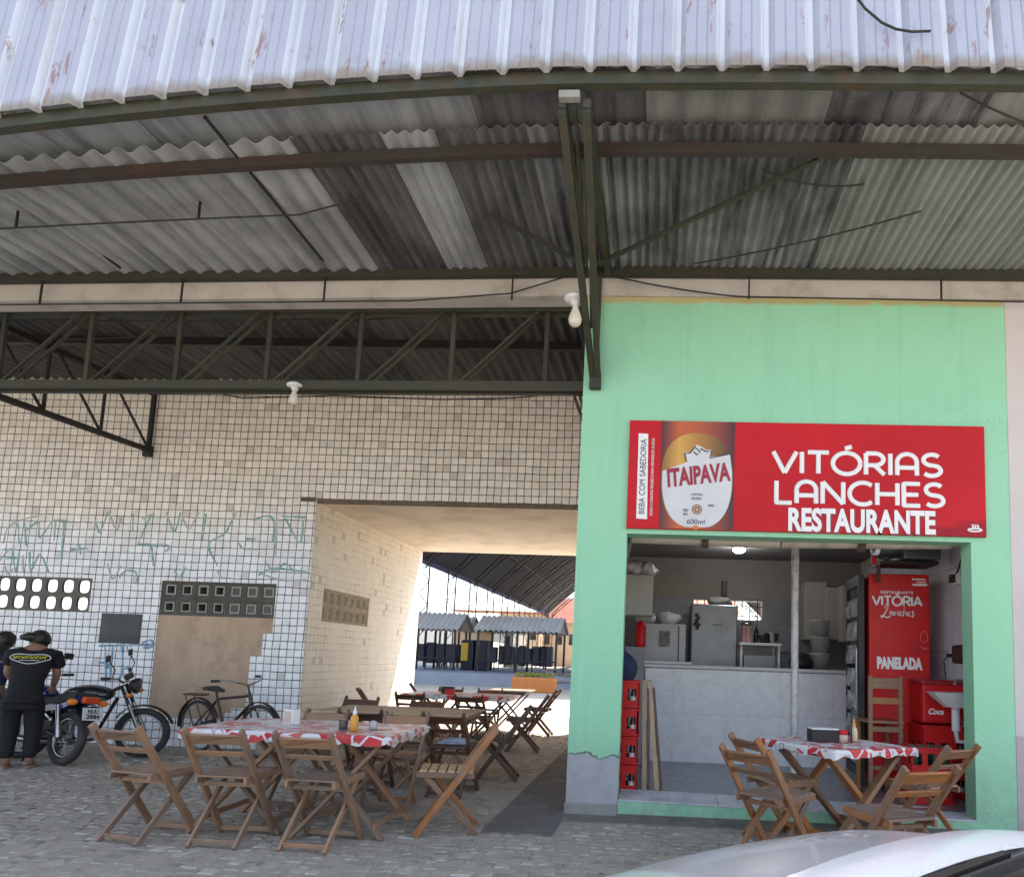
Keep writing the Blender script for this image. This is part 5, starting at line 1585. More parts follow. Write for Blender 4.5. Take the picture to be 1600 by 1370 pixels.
    if plate:
        pt = MB().box((-.315, 0, .53), (.008, .20, .13), M=Matrix.Rotation(R(14), 3, 'Y')).build('number_plate', mat('grey_white_plate', (.58, .60, .60), (.5, .52, .53), .45), t, bevel=.003)
        MB().bar((-.24, 0, .60), (-.305, 0, .52), .14, .012).build('plate_holder', M_black, t)
        rot = Matrix.Rotation(R(14), 3, 'Y')
        for txt, dz, wd, hh in (('NUU', .026, .105, .042), ('2884', -.026, .13, .046)):
            me = font_mesh(txt, .05, .002)
            xs_ = [v.co.x for v in me.vertices]; ys_ = [v.co.y for v in me.vertices]
            w0, h0 = max(xs_) - min(xs_), max(ys_) - min(ys_); mx, my = (max(xs_) + min(xs_)) / 2, (max(ys_) + min(ys_)) / 2
            for v in me.vertices:
                p = Vector((-.0055, -(v.co.x - mx) / w0 * wd, (v.co.y - my) / h0 * hh + dz)); v.co = rot @ p + Vector((-.315, 0, .53))
            me.materials.clear(); me.materials.append(M_navy); me.name = 'plate_lettering'
            o = bpy.data.objects.new('plate_lettering', me); COL.objects.link(o); o.parent = pt
    return t


motorcycle('black motorcycle with a teal-striped tank parked facing right along the tiled wall', (-6.48, 1.45, 0), R(21), ('glossy_black_paint', (.012, .016, .018), (.02, .024, .026)), ('teal_stripe', (.05, .26, .25), (.04, .20, .20)))
motorcycle('blue motorcycle seen from behind with a number plate and orange tail light', (-5.76, 1.16, 0), R(161), ('royal_blue_paint', (.015, .03, .20), (.012, .022, .15)), ('dark_blue_stripe', (.02, .04, .3), (.02, .03, .2)), True)


def bicycle(label, loc, rz):
    t = thing('bicycle', label, 'bicycle', loc, rz); t.rotation_euler = (R(5), 0, rz)
    r, wb = .295, .96
    wheel(t, 0, r, .019, M_rubber, 28); wheel(t, wb, r, .019, M_rubber, 28)
    M_fr = mat('dark_maroon_frame', (.055, .03, .028), (.04, .024, .022), .4, 8, .2)
    b = MB()
    bb, st, hd = (.42, 0, .26), (.30, 0, .62), (.80, 0, .68)
    for p, q, rr in ((bb, st, .015), (st, hd, .016), (bb, (.83, 0, .60), .018), ((.79, 0, .72), (.835, 0, .57), .02), (st, (.28, 0, .70), .013)): b.cyl(p, q, rr, 10)
    for s in (-1, 1): b.tube([bb, (.2, s * .05, .275), (0, s * .06, r)], .009, 8); b.tube([st, (0, s * .06, r)], .008, 8)
    b.build('frame', M_fr, t)
    b = MB()
    for s in (-1, 1): b.tube([(.835, s * .03, .57), (.88, s * .045, .45), (wb, s * .045, r)], .011, 8)
    b.cyl((.79, 0, .72), (.775, 0, .80), .012, 10); b.build('fork', M_fr, t)
    b = MB(); b.prism([(-.14 + .28, .0), (.06, .035), (-.06, .075), (-.13, .08), (-.15, .0), (-.13, -.08), (-.06, -.075), (.06, -.035)], lambda a, c, k: (.28 + a, c, .735 - .035 * k + .02 * (a < -.05))); b.build('saddle', M_rubber, t, bevel=.012)
    b = MB(); b.tube([(.66, .26, .865), (.72, .22, .865), (.80, .14, .84), (.785, .03, .805), (.785, -.03, .805), (.80, -.14, .84), (.72, -.22, .865), (.66, -.26, .865)], .010, 8); b.build('handlebar', M_chrome, t)
    for s in (-1, 1): MB().cyl((.66, s * .26, .865), (.56, s * .285, .86), .015, 10).build('grip', M_rubber, t)
    guard('mudguard', t, 0, r, .318, 20, 185, .05, M_fr); guard('mudguard', t, wb, r, .318, 30, 150, .05, M_fr)
    b = MB(); b.box((-.05, 0, .655), (.30, .11, .014))
    for s in (-1, 1): b.bar((-.16, s * .05, .65), (0, s * .06, r), .008, .008)
    b.build('carrier', M_fr, t)
    b = MB(); b.torus((.42, .04, .26), .085, .006, n=26, k=6); b.torus((0, .04, r), .035, .006, n=18, k=6); b.build('chainring', M_black, t)
    b = MB(); b.bar((.42, .06, .26), (.50, .06, .13), .014, .02); b.bar((.42, -.06, .26), (.34, -.06, .39), .014, .02); b.box((.50, .10, .13), (.08, .07, .02)); b.box((.34, -.10, .39), (.08, .07, .02)); b.build('crank', M_black, t)
    b = MB(); b.box((.2, .045, .31), (.46, .012, .06)); b.build('chain_guard', M_fr, t, bevel=.008)
    return t


bicycle('old dark bicycle with a rear carrier leaning against the bare plaster patch', (-5.17, 2.45, 0), R(-19)).scale = (1.04, 1.04, 1.04)


# ------------------------------------------------------------------ inside the snack bar
def span(u0, v0, u1, v1, y):
    a, c = at_y(u0, v0, y), at_y(u1, v1, y)
    return min(a.x, c.x), max(a.x, c.x), min(a.z, c.z), max(a.z, c.z)


M_marble = room_mat('veined_white_tile_front', (.90, .90, .93), (.90, .90, .93), 99, .62, 0, .18)
ct = thing('counter', 'long white tiled counter across the snack bar', 'counter', (0, 0, 0))
MB().box((1.42, 2.62, .62), (2.52, .30, 1.14)).build('front', M_marble, ct, bevel=.006)
MB().box((1.42, 2.62, 1.215), (2.62, .40, .04)).build('top', M_white, ct, bevel=.008)
MB().box((.42, 2.60, 1.255), (.56, .42, .03)).build('hatch', M_white, ct, bevel=.006)

M_fridge = mat('white_fridge_enamel', (.50, .50, .52), (.44, .44, .46), .3, 3)
M_silver = mat('silver_fridge_steel', (.20, .20, .20), (.165, .165, .17), .35, 3, .6)


def boxy(name, label, cat, c, s, m, bev=.01, rz=0.0):
    t = thing(name, label, cat, (c[0], c[1], c[2] - s[2] / 2), rz)
    MB().box((0, 0, s[2] / 2), s).build('body', m, t, bevel=bev)
    return t


fr = boxy('white_fridge', 'white fridge with a small picture on it behind the left end of the counter', 'fridge', (.36, 3.3, .93), (.58, .6, 1.62), M_fridge, .02)
MB().box((.20, -.304, 1.36), (.012, .012, .48)).build('door_gap', M_black, fr)
MB().box((.02, -.304, 1.43), (.14, .008, .20)).build('picture', mat('faded_picture', (.12, .11, .10), (.30, .28, .26), .6, 22), fr)
for k, (x, z, s) in enumerate(((.16, 1.80, .14), (.40, 1.81, .16))):
    tag(MB().blob((0, 0, 0), (s, .16, .10), 18, 0, .22, k).build('plastic_bag', mat('translucent_white_bag', (.50, .50, .49), (.36, .36, .36), .4, 9, 0, .5, 14), None, (x, 3.25, z)), ['crumpled pale plastic bag at the left on top of the white fridge', 'bulging pale plastic bag at the right on top of the white fridge'][k], 'bag')
sf = boxy('silver_fridge', 'tall silver fridge with black stickers standing behind the counter', 'fridge', (1.04, 3.75, 1.08), (.62, .6, 1.93), M_silver, .02)
b = MB()
for dx, dz in ((0, 0), (.02, .04), (-.02, -.04), (.01, -.09), (.0, .08), (.025, -.05)): b.box((-.235 + dx, -.304, 1.70 + dz), (.05, .008, .05), M=Matrix.Rotation(dx * 20, 3, 'Y'))
b.build('stickers', M_black, sf)
b = MB(); b.tube([(-.02 + .018 * k, -.304, 1.66 + (.006 if k % 2 else -.004)) for k in range(8)], .005, 6, flat=(0, 1, 0)); b.build('maker_mark', M_black, sf)
tag(MB().blob((0, 0, 0), (.17, .15, .07), 16, 0, .12, 3).build('cloth_bundle', mat('grey_cloth', (.30, .29, .28), (.24, .23, .22), .9), None, (1.12, 3.7, 2.10)), 'grey bundle lying on top of the tall silver fridge', 'bundle')
tag(MB().box((0, 0, 0), (.075, .05, .22)).build('wall_speaker', M_black, None, (1.23, RYB - .03, 2.33), bevel=.008), 'small black box hung on the back wall above the barred window', 'speaker')
cl2 = thing('ceiling_lamp', 'lit white lamp on the grey ceiling of the snack bar', 'lamp', (1.30, 3.0, RZ))
MB().lathe([(0, 0), (.09, 0), (.10, -.02), (.07, -.045), (0, -.045)], n=20).build('base', M_white, cl2)
m_em, nt_, bs_ = nodes('lit_lamp_glass'); bs_.inputs['Emission Color'].default_value = (.85, .9, 1, 1); bs_.inputs['Emission Strength'].default_value = 14
MB().lathe([(0, -.045), (.075, -.05), (.078, -.06), (.05, -.085), (0, -.092)], n=20).build('glowing_disc', m_em, cl2)
pl_ = bpy.data.lights.new('lamp_light', 'POINT'); pl_.energy = 3; pl_.color = (.95, .97, 1); pl_.shadow_soft_size = .08
lo = bpy.data.objects.new('lamp_light', pl_); COL.objects.link(lo); lo.parent = cl2; lo.location = (0, 0, -.16)

# stove table with pots
st = thing('steel_table', 'white framed steel work table behind the counter carrying pots and bottles', 'table', (1.62, 3.5, ZF))
b = MB()
for sx in (-.24, .24):
    for sy in (-.22, .22): b.box((sx, sy, .70), (.03, .03, 1.4))
b.box((0, 0, 1.415), (.54, .5, .035)); b.build('frame', M_white, st, bevel=.004)
MB().box((0, .02, .82), (.40, .4, .90)).build('cupboard', M_silver, st)
zt = ZF + 1.434
pot_ = lathe_thing('cooking_pot', 'tall red and steel pot at the left of the work table', 'pot', (1.47, 3.45, zt), [(0, 0), (.075, 0), (.08, .02), (.08, .2), (.085, .21), (0, .23)], mat('red_striped_pot', (.40, .10, .08), (.5, .48, .46), .4, 1, 0, 0, 60, None, 3, .5, (14, 14, .3)))
MB().lathe([(0, .235), (.09, .235), (.07, .265), (.015, .28), (0, .295)], n=14).build('lid', M_chrome, pot_)
lathe_thing('dark_bottle', 'dark bottle standing beside the red striped pot', 'bottle', (1.60, 3.5, zt), [(0, 0), (.035, 0), (.035, .15), (.014, .20), (.014, .26), (0, .26)], M_glassd)
lathe_thing('squat_pot', 'small black pot between the dark bottle and the wire basket', 'pot', (1.68, 3.4, zt), [(0, 0), (.05, 0), (.06, .09), (.062, .1), (0, .12)], M_black)
bk = MB(); bk.lathe([(.07, 0), (.10, .13), (.104, .135), (.098, .13), (.068, .004), (0, .004)], n=18)
tag(bk.build('steel_basket', M_chrome, None, (1.80, 3.5, zt)), 'round steel basket at the right end of the work table', 'basket')
tag(MB().box((0, 0, 0), (.30, .016, .36)).build('wall_notice', mat('grey_notice', (.30, .29, .28), (.16, .15, .15), .7, 7), None, (2.04, RYB - .02, 1.64)), 'grey notice sheet pinned to the back wall beside the work table', 'notice')

# pale cabinets and tubs along the right of the back wall
for k, (u0, v0, u1, v1, y, lab) in enumerate(((1258, 908, 1292, 1000, 3.9, 'tall pale cupboard, leftmost of the three against the back wall'), (1293, 917, 1318, 1000, 3.7, 'pale cupboard in the middle of the three against the back wall'), (1316, 914, 1336, 1003, 3.5, 'pale cupboard nearest the red drinks fridge'))):
    x0, x1, z0, z1 = span(u0, v0, u1, v1, y)
    c_ = boxy('wall_cupboard', lab, 'cupboard', ((x0 + x1) / 2, y + .15, (z0 + z1) / 2), (x1 - x0, .3, z1 - z0), mat('cream_cupboard', (.40, .365, .32), (.34, .31, .27), .5, 2), .006)
    MB().box(((x1 - x0) * .3, -.155, (z1 - z0) * .3), (.014, .012, .08)).build('handle', M_chrome, c_)
for k in range(3):
    lathe_thing('plastic_tub', ['big grey plastic tub at the bottom of its stack behind the counter', 'big grey plastic tub in the middle of its stack behind the counter', 'big grey plastic tub at the top of its stack behind the counter'][k], 'tub', (2.33, 3.05, 1.24 + .205 * k), [(0, 0), (.105, 0), (.12, .17), (.128, .18), (.128, .198), (0, .2)], mat('cloudy_grey_plastic', (.34, .34, .33), (.25, .25, .245), .35, 7), 18, 'stacked plastic tubs')
lathe_thing('black_blender', 'round black appliance standing on the counter left of the tubs', 'appliance', (2.08, 3.0, 1.24), [(0, 0), (.13, 0), (.15, .08), (.10, .17), (.04, .2), (0, .2)], M_black)
tag(MB().box((0, 0, 0), (.5, .3, 1.0)).build('work_cabinet', M_black, None, (2.2, 3.06, .74), bevel=.01), 'black cabinet standing behind the right end of the counter', 'cabinet')

# left side of the room
x0, x1, z0, z1 = span(984, 897, 1019, 962, 1.5)
wb_ = boxy('wall_box', 'pale metal box fixed high on the left room wall', 'box', ((RX0 + x1) / 2, 1.62, (z0 + z1) / 2), (x1 - RX0, .3, z1 - z0), mat('pale_metal_box', (.38, .365, .32), (.33, .31, .28), .5, 4), .012)
for k, (dx, dy, s) in enumerate(((-.02, 0, .12), (.13, .06, .10))):
    tag(MB().blob((0, 0, 0), (s, .13, .09), 16, 0, .25, k + 8).build('plastic_bag', mat('translucent_white_bag', (.5, .5, .49)), None, (.03 + dx, 1.62 + dy, z1 + .075)), ['grey plastic bag stuffed on top of the pale wall box', 'rounded grey plastic bag at the right edge of the pale wall box'][k], 'bag')
b = MB(); b.box((-.10, .95, 2.45), (.12, .5, .5), M=Matrix.Rotation(R(8), 3, 'Y')); b.box((-.02, .9, 2.42), (.05, .45, .36), M=Matrix.Rotation(R(10), 3, 'Y'))
tag(b.build('shutter_motor', mat('dark_greasy_metal', (.06, .06, .055), (.035, .035, .033), .6, 9), None, bevel=.01), 'dark metal casing hanging inside the top left corner of the opening', 'casing')


def crate(lab, loc, rz, m=M_red, grp=None, h=.243, bottles=True, wx=.36, wy=.27):
    t = thing('bottle_crate', lab, 'crate', loc, rz, grp)
    b = MB(); T = .012
    for sx, sy, L, al in ((0, -wy / 2, wx, 0), (0, wy / 2, wx, 0), (-wx / 2, 0, wy, 1), (wx / 2, 0, wy, 1)):
        n = 3 if al == 0 else 2
        xs_ = [-L / 2]
        hs = []
        for k in range(n):
            c0 = -L / 2 + L * (k + .5) / n
            hs += [(c0 - .038, c0 + .038)]
            xs_ += [c0 - .038, c0 + .038]
        xs_.append(L / 2)
        zs_ = [.0, .065, .165, h - .004]
        sol = lambda a, z: not (.065 < z < .165 and any(p < a < q for p, q in hs))
        sg_ = 1 if (sx + sy) < 0 else -1
        if al == 0: b.cells(xs_, zs_, sol, 0, T, lambda a, t_, z: (a, sy + sg_ * t_, z))
        else: b.cells(xs_, zs_, sol, 0, T, lambda a, t_, z: (sx + sg_ * t_, a, z))
    b.box((0, 0, .006), (wx - .026, wy - .026, .01))
    for dz in (.004, h - .02):
        for s in (-1, 1): b.box((0, s * (wy / 2 + .004), dz + .008), (wx + .016, .008, .016)); b.box((s * (wx / 2 + .004), 0, dz + .008), (.008, wy, .016))
    b.build('body', m, t)
    if bottles:
        b2_ = MB()
        for i in range(4):
            for k in range(3):
                b2_.lathe([(0, .012), (.029, .012), (.030, .12), (.013, .17), (.012, .215), (.015, .217), (.014, .232), (0, .232)], (-wx / 2 + wx * (i + .5) / 4, -wy / 2 + wy * (k + .5) / 3, 0), 10)
        b2_.build('bottles', mat('dark_bottle_glass', (.03, .018, .010), (.05, .03, .02), .12, 6), t)
        b3_ = MB()
        for i in range(4):
            for k in range(3): b3_.cyl((-wx / 2 + wx * (i + .5) / 4, -wy / 2 + wy * (k + .5) / 3, .05), (-wx / 2 + wx * (i + .5) / 4, -wy / 2 + wy * (k + .5) / 3, .10), .0305, 10)
        b3_.build('bottle_labels', M_letter, t)
    return t


for k in range(4):
    crate(['red bottle crate at the bottom of the stack behind the left jamb', 'red bottle crate second from the bottom behind the left jamb', 'red bottle crate third from the bottom behind the left jamb', 'red bottle crate topmost behind the left jamb, under the navy cloth'][k],
          (-.035, .50, ZF + .245 * k), R(2 - k), M_red, 'red crates stacked behind the left jamb')
nv = MB(); nv.blob((0, 0, .10), (.15, .13, .17), 18, 0, .10, 4); nv.blob((-.04, 0, .24), (.09, .10, .12), 14, 0, .1, 6)
tag(nv.build('draped_jacket', M_navyc, None, (-.03, .52, ZF + .96)), 'dark navy jacket heaped on the red crates behind the left jamb', 'jacket')
tag(MB().lathe([(0, 0), (.055, 0), (.06, .02), (.06, .25), (.03, .30), (0, .31)], n=16).build('red_canister', M_red, None, (.10, 2.2, 1.42)), 'red canister standing on the ledge by the white fridge', 'canister')
tag(MB().box((0, 0, 0), (.24, .3, 1.30)).build('narrow_shelf_unit', mat('grey_laminate', (.30, .30, .31)), None, (.03, 2.2, .77), bevel=.005), 'narrow grey shelf unit under the red canister at the left end of the counter', 'shelf')

# folded chairs leaning at the left of the opening
for k, (x, y, ln, lab) in enumerate(((.215, .44, 1.0, 'folded wooden frame leaning nearest the red crates'), (.33, .46, 1.0, 'folded wooden frame leaning outermost beside the red crates'))):
    t = thing('folded_chair', lab, 'chair', (x, y, ZF + .005), 0, 'folded wooden chairs leaning inside the opening')
    top = Vector((-.03 - .07 * k, .10, .965))
    for dy in (0, .34):
        MB().bar((0, dy, 0), top + Vector((0, dy, 0)), .042, .028, up=(0, 1, 0)).build('leg', M_wood_t, t, bevel=.004)
        MB().bar((.035, dy + .02, .02), top * .93 + Vector((.035, dy + .02, 0)), .022, .03, up=(0, 1, 0)).build('leg', M_wood_d, t, bevel=.003)
    b = MB()
    for q in range(4): c_ = top * (.35 + .08 * q); b.bar(c_ + Vector((.02, .02, 0)), c_ + Vector((.02, .34, 0)), .016, .05)
    b.bar(top * .95 + Vector((0, .02, 0)), top * .95 + Vector((0, .34, 0)), .018, .08); b.build('slats', M_wood_d, t)

# red drinks fridge: its red side towards the street, its glass door towards the counter
df = thing('drinks_fridge', 'tall red drinks fridge with white lettering on its side and a glass door', 'fridge', (2.685, 1.50, ZF), R(-4))
FW, FD, FH = .62, .66, 2.10
MB().box((.02, 0, .06 + (FH - .06) / 2), (FW - .04, FD, FH - .06)).build('body', M_red, df, bevel=.012)
MB().box((.02, 0, .03), (FW - .08, FD - .06, .06)).build('base', M_black, df)
d_ = MB(); dx0, dx1 = -FW / 2 - .06, -FW / 2
d_.cells([-FD / 2, -FD / 2 + .07, FD / 2 - .07, FD / 2], [.10, .19, FH - .12, FH - .01], lambda a, z: not (-FD / 2 + .07 < a < FD / 2 - .07 and .19 < z < FH - .12), 0, .055, lambda a, t_, z: (dx0 + t_, a, z))
dr = d_.build('door', M_black, df)
MB().box((dx0 + .022, 0, (.19 + FH - .12) / 2), (.008, FD - .14, FH - .31)).build('glass', mat('greenish_door_glass', (.05, .065, .06), (.04, .05, .05), .05, 2, 0, rvar=.02), dr)
b = MB()
for row in range(7):
    for k in range(5): b.lathe([(0, 0), (.03, 0), (.03, .10), (.012, .15), (.012, .19), (0, .19)], (dx0 + .005, -.20 + k * .10, .26 + row * .235), 10)
b.build('bottles', mat('mixed_drinks', (.55, .55, .53), (.12, .10, .08), .25, 9), df)
MB().box((dx0 - .015, -FD / 2 + .035, 1.1), (.02, .025, .5)).build('handle', M_alu, dr, bevel=.006)
fy = -FD / 2 - .001
lettering('restaurant_lettering', 'RESTAURANTE', .04, M_letter, df, (.0, fy, FH - .185), .31, .028, offset=.001, spacing=1.2)
strokes('name_lettering', 'VITÓRIa', M_letter, df, -.235, .235, FH - .315, FH - .225, fy - .002, .0105)
b = MB()   # 'Lanches' in a brush script
x = -.10; z0 = FH - .42
SC = [[(.022, .075), (.04, .112), (.062, .105), (.045, .06), (.014, .004), (-.02, -.006), (-.016, -.02), (.012, -.006), (.05, -.016), (.078, -.004)], [(.10, .045), (.08, .04), (.075, .01), (.095, .01), (.105, .045), (.108, .005)], [(.12, .005), (.128, .045), (.135, .02), (.155, .045), (.158, .005)],
      [(.195, .04), (.178, .045), (.172, .015), (.19, .005)], [(.205, .0), (.225, .095), (.215, .02), (.235, .045), (.24, .005)], [(.252, .025), (.275, .03), (.268, .05), (.252, .03), (.26, .003), (.28, .01)], [(.315, .05), (.298, .045), (.312, .02), (.305, -.005), (.288, .002)]]
for l in SC: b.tube([(x - .04 + p[0] * .95, fy - .001, z0 + p[1]) for p in l], .0065, 6, flat=(0, 1, 0))
b.build('script_lettering', M_letter, df)
lettering('dish_lettering', 'PANELADA', .12, M_letter, df, (.02, fy, FH - .885), .43, .12, offset=.008, spacing=1.05)
b = MB(); b.box((.21, fy - .001, FH - .05), (.13, .002, .014)); b.box((.22, fy - .001, FH - .105), (.14, .002, .020)); b.box((.235, fy - .001, FH - .078), (.09, .002, .010)); b.build('corner_panel', M_letter, df)
b = MB(); b.tube([(.255 + .035 * math.cos(k * PI / 8), fy - .001, FH - .62 + .055 * math.sin(k * PI / 8)) for k in range(16)], .0035, 6, closed=True, flat=(0, 1, 0)); b.tube([(.22, fy - .001, FH - .71), (.25, fy - .001, FH - .735), (.285, fy - .001, FH - .73)], .006, 6, flat=(0, 1, 0)); b.build('hand_emblem', mat('pale_red_print', (.65, .18, .18), (.6, .15, .15), .5), df)

# wooden high stool in front of the fridge
hs = thing('high_chair', 'tall brown wooden stool with a slatted back before the red drinks fridge', 'stool', (2.41, .95, ZF), R(4))
for sx in (-.14, .14):
    MB().box((sx, -.16, .545), (.036, .036, 1.09)).build('leg', M_wood_o, hs, bevel=.004)
    MB().box((sx, .16, .33), (.036, .036, .66)).build('leg', M_wood_o, hs, bevel=.004)
for z, h in ((1.02, .10), (.86, .06), (.60, .05), (.25, .035)): MB().box((0, -.162, z), (.25, .022, h)).build('rail', M_wood_o, hs, bevel=.004)
MB().box((0, 0, .665), (.34, .36, .025)).build('seat', M_wood_o, hs, bevel=.006)

# red crates with bottles at the right
cx = thing('cooler_box', 'red cooler box with white lettering standing on crates beside the drinks fridge', 'cooler', (2.98, .98, ZF + .66))
MB().box((0, 0, .19), (.42, .34, .36)).build('body', M_red, cx, bevel=.02)
MB().box((.0, 0, .385), (.44, .36, .05)).build('lid', mat('dark_red_plastic', (.30, .015, .018), (.26, .012, .015), .4), cx, bevel=.015)
lettering('lettering', 'Coca', .08, M_letter, cx, (-.09, -.172, .12), .14, .055, shear=.3, offset=.003)
b = MB()
for k in range(4): b.lathe([(0, 0), (.022, 0), (.024, .06), (.020, .07), (0, .07)], (-.10 + .055 * k, -.185, .22), 10)
b.build('glasses', mat('smoky_glass', (.12, .11, .11), (.3, .29, .28), .1, 14), cx)
for k in range(2):
    crate(['red bottle crate at the floor beneath the red cooler box', 'red bottle crate directly beneath the red cooler box'][k], (2.97, .98, ZF + .33 * k), R(-2 + 3 * k), M_red, 'red crates beside the drinks fridge', .325, True, .42, .34)
crate('red bottle crate in front of the cooler stack, green bottle tops showing', (2.72, .62, ZF), R(3), M_red, 'red crates beside the drinks fridge', .26, False)
crate('upper red bottle crate in front of the cooler stack, by the right jamb', (2.73, .62, ZF + .265), R(-2), M_red, 'red crates beside the drinks fridge', .22, False)
b = MB()
for i in range(4):
    for k in range(3): b.lathe([(0, 0), (.024, 0), (.024, .12), (.012, .16), (.012, .20), (0, .205)], (-.13 + .087 * i, -.08 + .08 * k, 0), 10)
tag(b.build('green_bottles', mat('green_glass', (.03, .09, .05), (.05, .13, .08), .15), None, (2.73, .62, ZF + .29)), 'green glass bottles standing in the crate by the right jamb', 'bottles')

# washbasin, dispenser and fittings on the right wall
sk = thing('washbasin', 'white wall-hung washbasin with a bare trap behind the right jamb', 'washbasin', (RX1, .62, .98))
b = MB(); b.prism([(0, -.22), (-.30, -.20), (-.40, -.10), (-.42, 0), (-.40, .10), (-.30, .20), (0, .22)], lambda a, c, k: (a * (1 - .35 * k), c * (1 - .4 * k), .10 - .13 * k))
b.build('bowl', M_white, sk, bevel=.018)
MB().tube([(-.06, 0, .10), (-.06, 0, .20), (-.16, 0, .21), (-.18, 0, .17)], .014, 10).build('tap', M_chrome, sk)
b = MB(); b.cyl((-.17, 0, -.03), (-.17, 0, -.24), .035, 12); b.tube([(-.17, 0, -.24), (-.16, .0, -.33), (-.06, .02, -.34), (-.01, .02, -.24)], .02, 10); b.build('trap', M_plastic_w, sk)
ds = thing('paper_dispenser', 'black paper towel dispenser on the right wall above the washbasin', 'dispenser', (RX1, .60, 1.34))
MB().box((-.085, 0, .085), (.16, .26, .17)).build('body', M_black, ds, bevel=.03)
sw = thing('wall_socket', 'white wall socket with a plugged cable left of the black dispenser', 'socket', (RX1, 1.05, 1.42))
MB().box((-.012, 0, 0), (.024, .08, .13)).build('plate', M_plastic_w, sw, bevel=.006)
MB().box((-.045, 0, .0), (.05, .035, .035)).build('plug', M_black, sw, bevel=.006)
MB().tube([(-.05, 0, 0), (-.09, .02, -.05), (-.06, .03, -.30), (-.02, .04, -.55)], .006, 6).build('cord', M_cable, sw)
s2 = thing('wall_socket', 'black socket on a white plate high on the right wall', 'socket', (RX1, .95, 2.16))
MB().box((-.012, 0, 0), (.024, .17, .13)).build('plate', M_plastic_w, s2, bevel=.006)
MB().box((-.035, .02, .0), (.045, .08, .08)).build('plug', M_black, s2, bevel=.01)
tag(MB().tube([(RX1 - .02, .93, 2.2), (RX1 - .05, .8, 2.22), (RX1 - .03, .72, 2.4), (RX1 - .02, .7, 2.72)], .008, 6).build('electric_wire', M_cable), 'black wire rising from the high wall socket to the ceiling', 'wire')
ex = thing('extractor_unit', 'grey extractor unit with a round duct hanging under the ceiling at the right', 'extractor', (2.72, 1.1, 2.32))
MB().box((.10, 0, .16), (.36, .4, .30)).build('housing', M_silver, ex, bevel=.02)
b = MB(); b.cyl((-.08, -.02, .17), (-.30, -.05, .17), .13, 20); b.torus((-.19, 0, .17), .13, .02, n=24, k=8); b.build('duct', M_alu, ex)
MB().box((.0, 0, -.02), (.52, .36, .03)).build('shelf', M_black, ex)
MB().cyl((-.26, 0, -.03), (-.26, 0, -.20), .02, 10).build('pipe', M_rust, ex)
MB().box((-.31, -.02, .02), (.05, .03, .09)).build('tap_handle', M_red, ex, bevel=.006)
tag(MB().box((0, 0, 0), (.14, .26, .24)).build('junction_box', M_plastic_w, None, (RX1 - .07, 1.0, 2.58), bevel=.01), 'white junction box high in the right corner beside the extractor', 'box')

# ------------------------------------------------------------------ the sunlit yard beyond the passage
M_yard = mat('pale_yard_concrete', (.50, .46, .40), (.42, .385, .33), .9, .6, 0, .3, 20)
MB().box((-8, 31.5, .22), (60, 17, .55)).build('stall_platform', mat('blue_grey_platform', (.30, .33, .40), (.24, .27, .33), .9, .8), kind='structure')
MB().add([(-60, 9.2, -.008), (60, 9.2, -.008), (60, 23, -.008), (-60, 23, -.008)], [(0, 1, 2, 3)]).build('yard', M_yard, kind='structure')
pt_ = thing('flower_trough', 'orange painted trough full of dry plants in the sunlit yard', 'planter', at_z(834, 1081, 0))
w_ = (at_y(868, 1080, pt_.location.y).x - at_y(800, 1080, pt_.location.y).x)
MB().box((0, 0, .26), (w_, .6, .52)).build('trough', mat('orange_paint', (.62, .23, .06), (.52, .18, .05), .7, 3), pt_, bevel=.03)
b = MB()
for k in range(260):
    x, y = rnd.uniform(-w_ / 2 + .1, w_ / 2 - .1), rnd.uniform(-.22, .22); a = rnd.random() * 6; h = rnd.uniform(.02, .14); d = Vector((math.cos(a), math.sin(a), 0)) * .06
    p = Vector((x, y, .50 + h)); b.add([p - d, p + d + Vector((0, 0, .02)), p + Vector((0, 0, .09))], [(0, 1, 2)])
b.build('plants', mat('dry_yellow_plants', (.30, .30, .08), (.20, .22, .06), .9, 5), pt_)
b = MB()
for k in range(16):
    a = rnd.uniform(-.3, .3); p = Vector((rnd.uniform(-1, .2), rnd.uniform(-.4, .4), rnd.uniform(.1, .7)))
    b.tube([p, p + Vector((rnd.uniform(1.2, 2.2), rnd.uniform(-.3, .3), rnd.uniform(-.2, .3)))], .035, 6)
tag(b.build('branch_heap', mat('grey_branches', (.28, .24, .20), (.16, .13, .11), .9, 6), None, tuple(at_z(878, 1074, .05))), 'heap of grey dry branches right of the orange trough', 'branches')

# market stalls on the platform
M_tileroof = mat('grey_roof_sheets', (.58, .57, .55), (.46, .45, .43), .85, 1.2)
M_blue = mat('dark_blue_tarpaulin', (.032, .036, .060), (.022, .024, .038), .7, 2)
PZ = .495


